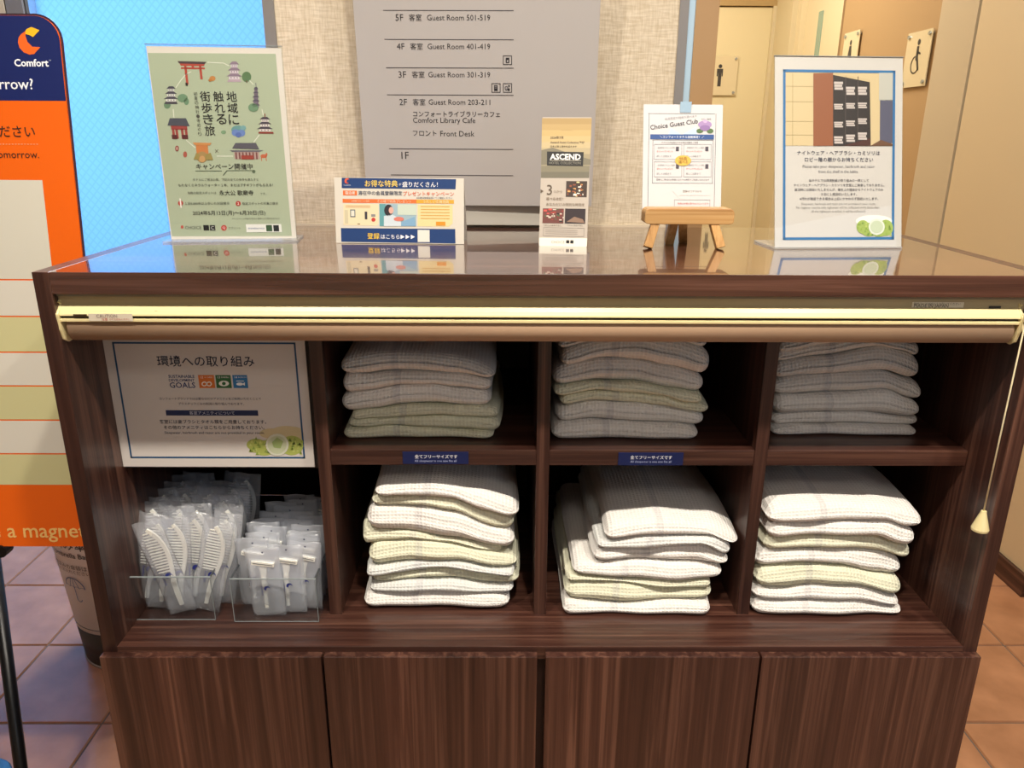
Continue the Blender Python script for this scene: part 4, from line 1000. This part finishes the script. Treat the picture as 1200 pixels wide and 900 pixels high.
pg.text('Choice Guest Club', 762, 818, 149.5, '#3a3a44', 3, .006, rot=.14); pg.text('®のご案内', 822, 833, 139.5, '#6a6a70', 3)
pg.text('会員限定の特典が選べます', 779, 817, 139.5, '#9a9aa0', 3, rot=.10)
pg.poly([(783, 157.5), (786.5, 150), (798, 157.5)], '#b9cfe4', 2); pg.poly([(800, 157.5), (815.5, 148.5), (816.5, 157.5)], '#b9cfe4', 2)
pg.ell(826, 146, 8, 4.6, '#a488b8', 2); pg.ell(826, 150, 6, 3.4, '#8c6ea4', 2.5); pg.ell(820, 153.5, 4, 2.6, '#4e6c40', 2); pg.ell(832, 153.5, 4, 2.8, '#4e6c40', 2.2); pg.ell(826, 142.5, 2.5, 2, '#c4a8d0', 3)
pg.rect(762, 157.6, 836.5, 163.4, '#2b4f8c', 2); pg.text('＼コンフォートホテル函館限定！／', 773, 825, 160.5, '#dde4f0', 3, .01)
pg.frame(764.5, 164, 835.5, 215, .5, '#55565e', 1)
for (x, y) in ((766.5, 169), (801, 169), (766.5, 189.5), (801, 189.5)):
    pg.frame(x, y, x + 32.5, y + 18, .4, '#8c8c92', 2); pg.text('会員限定うれしい特典', x + 4, x + 24, y + 4, '#77777d', 3); pg.text('ポイントプレゼント', x + 3, x + 22, y + 8.3, '#c24a44', 3, .01); pg.text('詳しくは係まで', x + 3, x + 20, y + 14, '#77777d', 3)
    pg.rect(x + 25.5, y + 3, x + 29, y + 8, '#4a4450', 3)
pg.text('ホテル公式会員だけのお得な特典をご用意', 775, 818, 167, '#50505a', 3); pg.text('登録はご宿泊のお客様どなたでも無料でご利用いただけます', 769, 831, 210.5, '#50505a', 3)
pg.ell(800.3, 188.3, 9.5, 6.2, '#d8b04a', 4); pg.text('特典', 796, 805, 186.3, '#8a5a20', 5); pg.text('選べる', 795, 806, 190, '#8a5a20', 5)
pg.poly([(788, 223.5), (796, 216), (796, 219.5), (832, 219.5), (832, 229), (796, 229), (796, 232.5)], '#cfcfcf', 2); pg.text('登録はコチラから', 800, 822, 224.2, '#6c5a56', 3)
pg.frame(790, 234, 832, 243, .4, '#8c8c92', 2); pg.text('特典のお受け取りはフロントまで', 794, 830, 238.5, '#c24a44', 3)
pg.build('printing', sh)

# ------------------------------------------------------------------ floor directory on the wall
dy = .472; o = Vector((-.1035, dy, ZT + .042)); a = Vector((math.cos(-.03), math.sin(-.03), 0)); tl = -.10
n = Vector((-a.y, a.x, 0)); up = Vector((0, 0, 1))*math.cos(tl) + n*math.sin(tl)
pgt = Page(o, a, up)
nb = pgt.n * -1
q0 = pgt.px(432, 241)[0]; q1 = pgt.px(694, 241)[0]; q2 = pgt.px(412, 0)[0]; q3 = pgt.px(703, 0)[0]; ztp = pgt.px(560, 0)[1]; zbt = pgt.px(560, 241)[1]
dr = thing('floor_directory', (o.x, o.y, o.z), 'grey glass floor directory listing guest rooms, on the wall behind', 'sign')
GLS = mat('grey_back_painted_glass', '#b3aeac', .12, coat=.6)
lxx, rxx = (q0 + q2)/2, (q1 + q3)/2
mb = MB(); b4 = [o + a*x + up*zbt + nb*y for x, y in ((lxx, 0), (rxx, 0), (rxx, .005), (lxx, .005))]; mb.hexa(b4, [p + up*(ztp - zbt + .12) for p in b4], GLS); sh = mb.build('glass_panel', dr, bevel=.0005)
pg = Page(o, a, up)
TX = '#2a282c'
for y, x0, x1 in ((12.2, 449, 602), (46.3, 450.5, 602), (79.5, 452.5, 602), (111.3, 453.5, 602), (174.6, 456, 601.5), (205.3, 458, 601.5)): pg.rect(x0, y - .35, x1, y + .45, '#3c3a3e', 2)
for f_, y, x, rr_ in (('5F', 20.5, 463.5, '501-519'), ('4F', 54.3, 465, '401-419'), ('3F', 87.3, 467, '301-319'), ('2F', 119.5, 468, '203-211')):
    pg.text(f_, x, x + 9, y, TX, 2); pg.text('客室', x + 15.7, x + 30.5, y, TX, 2, .0); pg.text('Guest Room ' + rr_, x + 37 - (x - 463.5)*.6, 574.5, y, TX, 2)
pg.text('コンフォートライブラリーカフェ', 484, 586, 133.3, TX, 2, .012); pg.text('Comfort Library Cafe', 484, 557, 141.7, TX, 2)
pg.text('フロント', 484, 511.5, 156, TX, 2, .012); pg.text('Front Desk', 516, 556, 156.5, TX, 2); pg.text('1F', 470.5, 479, 182, TX, 2)
def icon(x, y, kind):
    pg.frame(x, y, x + 10.5, y + 11, .8, TX, 2)
    if kind == 0: pg.rect(x + 3.2, y + 2.6, x + 7.3, y + 8.8, TX, 2); pg.rect(x + 4.4, y + 5.5, x + 6.1, y + 7.8, '#aaa6a8', 3)
    elif kind == 1: pg.rect(x + 3, y + 2.4, x + 7.2, y + 9, TX, 2); [pg.rect(x + 3.7, y + q_, x + 6.5, y + q_ + .7, '#8a8688', 3) for q_ in (3.4, 5.2)]
    else: pg.ell(x + 4, y + 5.8, 2, 2.6, TX, 2); pg.ell(x + 4, y + 5.8, 1.2, 1.8, '#908c8e', 3); pg.poly([(x + 5.8, y + 2), (x + 8.6, y + 3), (x + 6.6, y + 5.2)], TX, 2); pg.rect(x + 5.5, y + 6, x + 8, y + 9, TX, 2)
icon(589.5, 65, 0); icon(576, 97.5, 1); icon(589.5, 97.5, 2)
pg.build('lettering', sh)
a0, a1 = U(432, 245, 1, WY - .02).x, U(640, 245, 1, WY - .02).x
MB().box((a0 + .05, WY - .030, ZT + .006), (a1, WY, ZT + .30), mat('ribbed_grey', '#b4b0a6', .6)).build('backing_board', dr)
MB().box((-.45, WY - .006, ZT), (.246, WY - .0005, ZT + .004), mat('wall_ledge', '#c9bca6', .6)).build('trim_8')['kind'] = 'structure'

# ------------------------------------------------------------------ washroom plates
def plate(o, a, wd, hg, label, cat, kind):
    a = Vector(a); o = Vector(o); nrm = a.cross(Vector((0, 0, 1))); nb_ = -nrm
    t = thing('pictogram_plate', o, label, cat)
    mb = MB(); b4 = [o + a*x + nb_*y - nb_*.012 for x, y in ((-wd/2, 0), (wd/2, 0), (wd/2, .004), (-wd/2, .004))]
    mb.hexa([p - Vector((0,0,hg/2)) for p in b4], [p + Vector((0,0,hg/2)) for p in b4], mat('plate_ivory', '#e3d6b2', .15, coat=.6)); mb.build('plate', t, bevel=.001)
    for sx in (-1, 1):
        for sz in (-1, 1):
            c = o + a*(sx*(wd/2 - .016)) + Vector((0,0,sz*(hg/2 - .016)))
            MB().tube([c, c + nrm*.018], .0075, SILV, 12).build('standoff', t)
    pg = Page(o + nrm*.0125, a, (0,0,1)); K = '#3f3d3c'
    def el(cx_, cz_, rx_, rz_, col=K, l=2, n_=16): pg.poly([(cx_ + rx_*math.cos(2*PI*i/n_), cz_ + rz_*math.sin(2*PI*i/n_)) for i in range(n_)], col, l, True)
    def po_(pts, col=K, l=2): pg.poly(pts, col, l, True)
    if kind == 'wheelchair':
        el(.004, .062, .011, .011)
        po_([(-.006, .048), (.010, .048), (.012, .008), (.030, -.040), (.020, -.045), (.002, -.006), (-.006, -.002)])
        po_([(.004, .03), (.028, .022), (.028, .015), (.004, .02)])
        N2 = 20
        for k in range(N2):
            t0_, t1_ = PI*.55 + PI*1.35*k/N2, PI*.55 + PI*1.35*(k+1)/N2
            po_([(-.004 + r_*math.cos(t_), -.02 + r_*math.sin(t_)) for r_, t_ in ((.034, t0_), (.034, t1_), (.028, t1_), (.028, t0_))])
    elif kind == 'man':
        el(0, .052, .011, .011); po_([(-.018, .038), (.018, .038), (.018, -.004), (.012, -.004), (.010, .02), (.010, -.06), (-.010, -.06), (-.010, .02), (-.012, -.004), (-.018, -.004)])
    else:
        el(0, .052, .011, .011); po_([(-.010, .038), (.010, .038), (.022, -.02), (-.022, -.02)]); po_([(-.007, -.02), (.007, -.02), (.007, -.06), (-.007, -.06)])
    pg.build('pictogram', t)
plate((XR, (2.215+2.395)/2 + .0, 1.655), (0, -1, 0), .19, .205, 'ivory wheelchair pictogram plate on tan corridor wall, upper right', 'plate', 'wheelchair')
mp_ = U(842, 89, 1, FY); plate((mp_.x + .0, FY - .014, mp_.z), (1, 0, 0), .21, .22, 'ivory man pictogram plate on the far cream door', 'plate', 'man')
yw = U(999, 60, 0, XR).y; zw = U(999, 64, 0, XR).z
plate((XR, yw, zw), (0, -1, 0), .17, .20, 'ivory pictogram plate just above the right sign stand', 'plate', 'woman')

# ------------------------------------------------------------------ magnet board on black easel (left)
tb = .12
ZB0 = U(45, 635, 1, .21).z
ob = Vector((-1.35, .195, ZB0)); a = Vector((1, 0, 0)); up = Vector((0, math.sin(tb), math.cos(tb))); n = Vector((0, 1, 0)); nb = Vector((0, math.cos(tb), -math.sin(tb)))
pgt = Page(ob, a, up)
xr = pgt.px(84, 180)[0]; ht = pgt.px(30, 18)[1]; zor = 0
bd = thing('magnet_board', (ob.x, ob.y, ob.z), 'large orange and navy room-cleaning board on a black pole', 'sign')
rc = .035
pts = [(-.25, 0), (xr, 0), (xr, ht - rc)] + [(xr - rc + rc*math.cos(t*PI/2/8), ht - rc + rc*math.sin(t*PI/2/8)) for t in range(1, 9)] + [(-.25, ht)]
mb = MB(); q = [ob + a*x + up*y + nb*.006 for x, y in pts]; mb.hexa(q[::1], [p - nb*.006 for p in q], ink('#ea640c', .4)); sh = mb.build('board', bd)
sh['label'] = 'orange board with navy heading and striped writing field'
edge = MB(); 
for p_, q_ in zip(pts[1:], pts[2:-1] + [pts[-1]]):
    P_, Q_ = ob + a*p_[0] + up*p_[1] + nb*.003, ob + a*q_[0] + up*q_[1] + nb*.003
    edge.bar(P_, Q_, .0009, .0065, mat('board_edge', '#3a2c38', .3), (0, 1, 0))
edge.build('edge_trim', bd)
pg = Page(ob, a, up)
hn = pg.px(40, 118)[1]
pn = [(-.25, hn)] + [(xr - .0003, hn), (xr - .0003, ht - rc)] + [(xr - .0003 - rc + rc*math.cos(t*PI/2/8), ht - .0003 - rc + rc*math.sin(t*PI/2/8)) for t in range(1, 9)] + [(-.25, ht - .0003)]
pg.poly(pn, '#0f1f5c', 1, True)
pg.poly([(30, 36.5), (31.5, 34), (37, 31.8), (46.7, 35.5), (39, 43.5), (34.8, 41.2), (30.2, 40)], '#f2b821', 3)
pg.poly([(30, 36.5), (30.2, 43), (32.5, 49.3), (38, 54.8), (47.3, 55.4), (40.2, 63.4), (34.5, 64), (28, 61.3), (23, 56), (21.2, 49.5), (22, 44), (25, 40)], '#f0661e', 2)
pg.text('Comfort', 17, 57, 73.6, '#f4f5fa', 3, .025); pg.text('™', 57.5, 60, 70.8, '#c0c6dc', 3)
pg.text('tomorrow?', -40, 39, 98, '#f0f1f6', 3, .006)
pg.text('ください', -13.5, 41, 154, '#33241c', 3, .008); pg.text('tomorrow.', -6.5, 46, 181.7, '#33241c', 3)
for k in range(24): pg.rect(-40 + k*3.6, 168.7, -38 + k*3.6, 169.4, '#f2b48a', 2)
xw = pg.px(50, 211)[0]
ys = [211, 327, 370, 412, 451.5, 491.5, 531, 568]
cs = ['#d3cfc0', '#d8d3c6', '#ccc795', '#d8d3c6', '#ccc795', '#d8d3c6', '#ccc795']
hs = [pg.px(30 if y < 400 else 50, y)[1] for y in ys]
xw = pg.px(55, 260)[0]
for k in range(7):
    g_ = .0045 if k else 0
    pg.poly([(-.25, hs[k] - g_/2), (xw, hs[k] - g_/2), (xw, hs[k+1] + .0), (-.25, hs[k+1] + .0)], cs[k], 1, True)
pg.text('Please place a magnet', -120, 101, 624, '#f2c173', 3, .01)
pg.build('printing', sh)
BLK = mat('black_metal', '#0d0d0f', .35, metal=.3)
pA = U(-9, 640, 1, .21 + .03); pB = U(25, 905, 1, .10); dd_ = (pB - pA).normalized(); ft = pB + dd_ * ((pB.z - .004) / -dd_.z)
MB().tube([pA - dd_*.02, ft], .0105, BLK, 12).build('pole', bd, smooth=True)
pk = U(3, 622 + 22, 1, .20); MB().tube([pk + Vector((0, .012, 0)), pk + Vector((0, -.008, 0))], .0115, BLK, 16).build('clamp_knob', bd)
MB().tube([pA - dd_*.01, (ob.x - .1, ob.y + .02, ob.z + .02)], .009, BLK, 10).build('lower_rail', bd)
MB().tube([(ob.x + .1, ob.y + .016 + .4*math.sin(tb), ob.z + .4*math.cos(tb)), (ob.x - .15, ob.y + .42, .004)], .0105, BLK, 12).build('rear_leg', bd, smooth=True)
# blue ridged disc on the floor at the very corner
bc = U(-28, 912, 2, .02); 
mb = MB()
prf = [(.001, .014)]
for k in range(6): prf += [(.006 + k*.009, .020), (.0105 + k*.009, .015)]
prf += [(.062, .016), (.066, .010), (.064, .0)]
ns_ = 28; vv = []; ff = []
for (r_, z_) in prf:
    for k in range(ns_): vv.append((bc.x + r_*math.cos(2*PI*k/ns_), bc.y + r_*math.sin(2*PI*k/ns_), z_ + .001))
for j in range(len(prf)-1):
    for k in range(ns_): p_ = j*ns_ + k; q_ = j*ns_ + (k+1) % ns_; ff.append((p_, p_+ns_, q_+ns_, q_))
ff.append(tuple(range(ns_)))
mb.add(vv, ff, mat('blue_rubber', '#3f7fb8', .4)); tag(mb.build('ridged_disc', None, True, local=(bc.x, bc.y, 0)), 'blue ridged round disc on the floor at bottom left corner', 'disc')

# ------------------------------------------------------------------ umbrella bin
bx, by_ = -1.095, .90
un = thing('umbrella_bin', (bx, by_, 0), 'white tapered used-umbrella bin with dark base, behind the cabinet at left', 'bin')
def cone(z0, z1, r0, r1, m, nm, th=.004, n_=48):
    mb = MB(); vv = []; 
    for (r_, z_) in ((r0, z0), (r1, z1), (r1 - th, z1), (r0 - th, z0)):
        vv += [(bx + r_*math.cos(2*PI*k/n_), by_ + r_*math.sin(2*PI*k/n_), z_) for k in range(n_)]
    ff = []
    for j in range(4):
        for k in range(n_):
            p_ = j*n_ + k; q_ = j*n_ + (k+1) % n_; p2 = ((j+1) % 4)*n_ + k; q2 = ((j+1) % 4)*n_ + (k+1) % n_; ff.append((p_, q_, q2, p2))
    mb.add(vv, ff, m); o_ = mb.build(nm, un, True); return o_
rz = lambda z: .135 + (.19 - .135) * z / .72
cone(.004, .115, rz(.004), rz(.115), mat('bin_dark', '#34302e', .5), 'lower_band')
cone(.0, .006, rz(0) + .003, rz(0) + .003, mat('bin_rim', '#8f8a86', .4), 'foot_rim', .13)
cone(.115, .72, rz(.115) + .0008, rz(.72), mat('bin_white', '#dcdcde', .45), 'sleeve')
cone(.127, .1295, rz(.127) + .0014, rz(.1295) + .0014, mat('bin_line', '#6c7478', .5), 'band_line', .002)
# lettering wrapped round the sleeve
def wrap(mbp, th0, zc):
    out = MB(); out.mats = mbp.mats; out.f = mbp.f; out.m = mbp.m
    for v in mbp.v:
        z_ = v[2]; r_ = rz(z_) + .0022; t_ = th0 + v[0] / .16; out.v.append((bx + r_*math.sin(t_), by_ - r_*math.cos(t_), z_))
    return out
def flat_text(mb, s_, x0, w_, zc, col, bold=0):
    vs, fs = text_mesh(s_, bold); ax = min(v[0] for v in vs); bx_ = max(v[0] for v in vs); k = w_ / (bx_ - ax); az = (min(v[1] for v in vs) + max(v[1] for v in vs)) / 2
    mb.add([(x0 + (v[0]-ax)*k, 0, zc + (v[1]-az)*k) for v in vs], fs, ink(col))
pb = MB()
sm = lambda v: U(85, v + 3, 1, by_ - .16).z
flat_text(pb, '使用済み傘袋', -.10, .20, sm(636), '#26282e', .02); flat_text(pb, 'Used Umbrella Bags', -.095, .17, sm(650), '#3a3c42', .01)
flat_text(pb, '使用済みの傘袋は', -.075, .13, sm(664), '#4a4c52'); flat_text(pb, 'こちらにお入れください', -.08, .14, sm(670), '#4a4c52')
ub = '#3d6fa8'; uz = sm(690); ux = .0; R_ = .036
for k in range(16):
    t0_, t1_ = PI*k/16, PI*(k+1)/16
    pb.add([(ux + r_*math.cos(t_), 0, uz + r_*math.sin(t_)*.85) for r_, t_ in ((R_, t0_), (R_, t1_), (R_-.003, t1_), (R_-.003, t0_))], [(0,1,2,3)], ink(ub))
for x_ in (-.017, 0, .017): pb.add([(ux + x_ - .001, 0, uz), (ux + x_ + .001, 0, uz), (ux + x_*.3 + .001, 0, uz + R_*.82), (ux + x_*.3 - .001, 0, uz + R_*.82)], [(0,1,2,3)], ink(ub))
for k in range(4): 
    xx_ = -R_ + k*R_/2
    for j in range(5):
        t0_, t1_ = PI*j/5, PI*(j+1)/5; rr_ = R_/4
        pb.add([(ux + xx_ + rr_ + r2*math.cos(t_), 0, uz + r2*math.sin(t_)*.5) for r2, t_ in ((rr_, t0_), (rr_, t1_), (rr_-.002, t1_), (rr_-.002, t0_))], [(0,1,2,3)], ink(ub))
pb.add([(ux - .0012, 0, uz - .034), (ux + .0012, 0, uz - .034), (ux + .0012, 0, uz), (ux - .0012, 0, uz)], [(0,1,2,3)], ink(ub))
for k in range(8):
    t0_, t1_ = PI + PI*k/8, PI + PI*(k+1)/8
    pb.add([(ux + .008 + r_*math.cos(t_), 0, uz - .034 + r_*math.sin(t_)) for r_, t_ in ((.0092, t0_), (.0092, t1_), (.0068, t1_), (.0068, t0_))], [(0,1,2,3)], ink(ub))
wrap(pb, -.42, 0).build('lettering', un)

for o_ in bpy.data.objects:
    if '_o' in o_: del o_['_o']
bl.location.y -= .0105
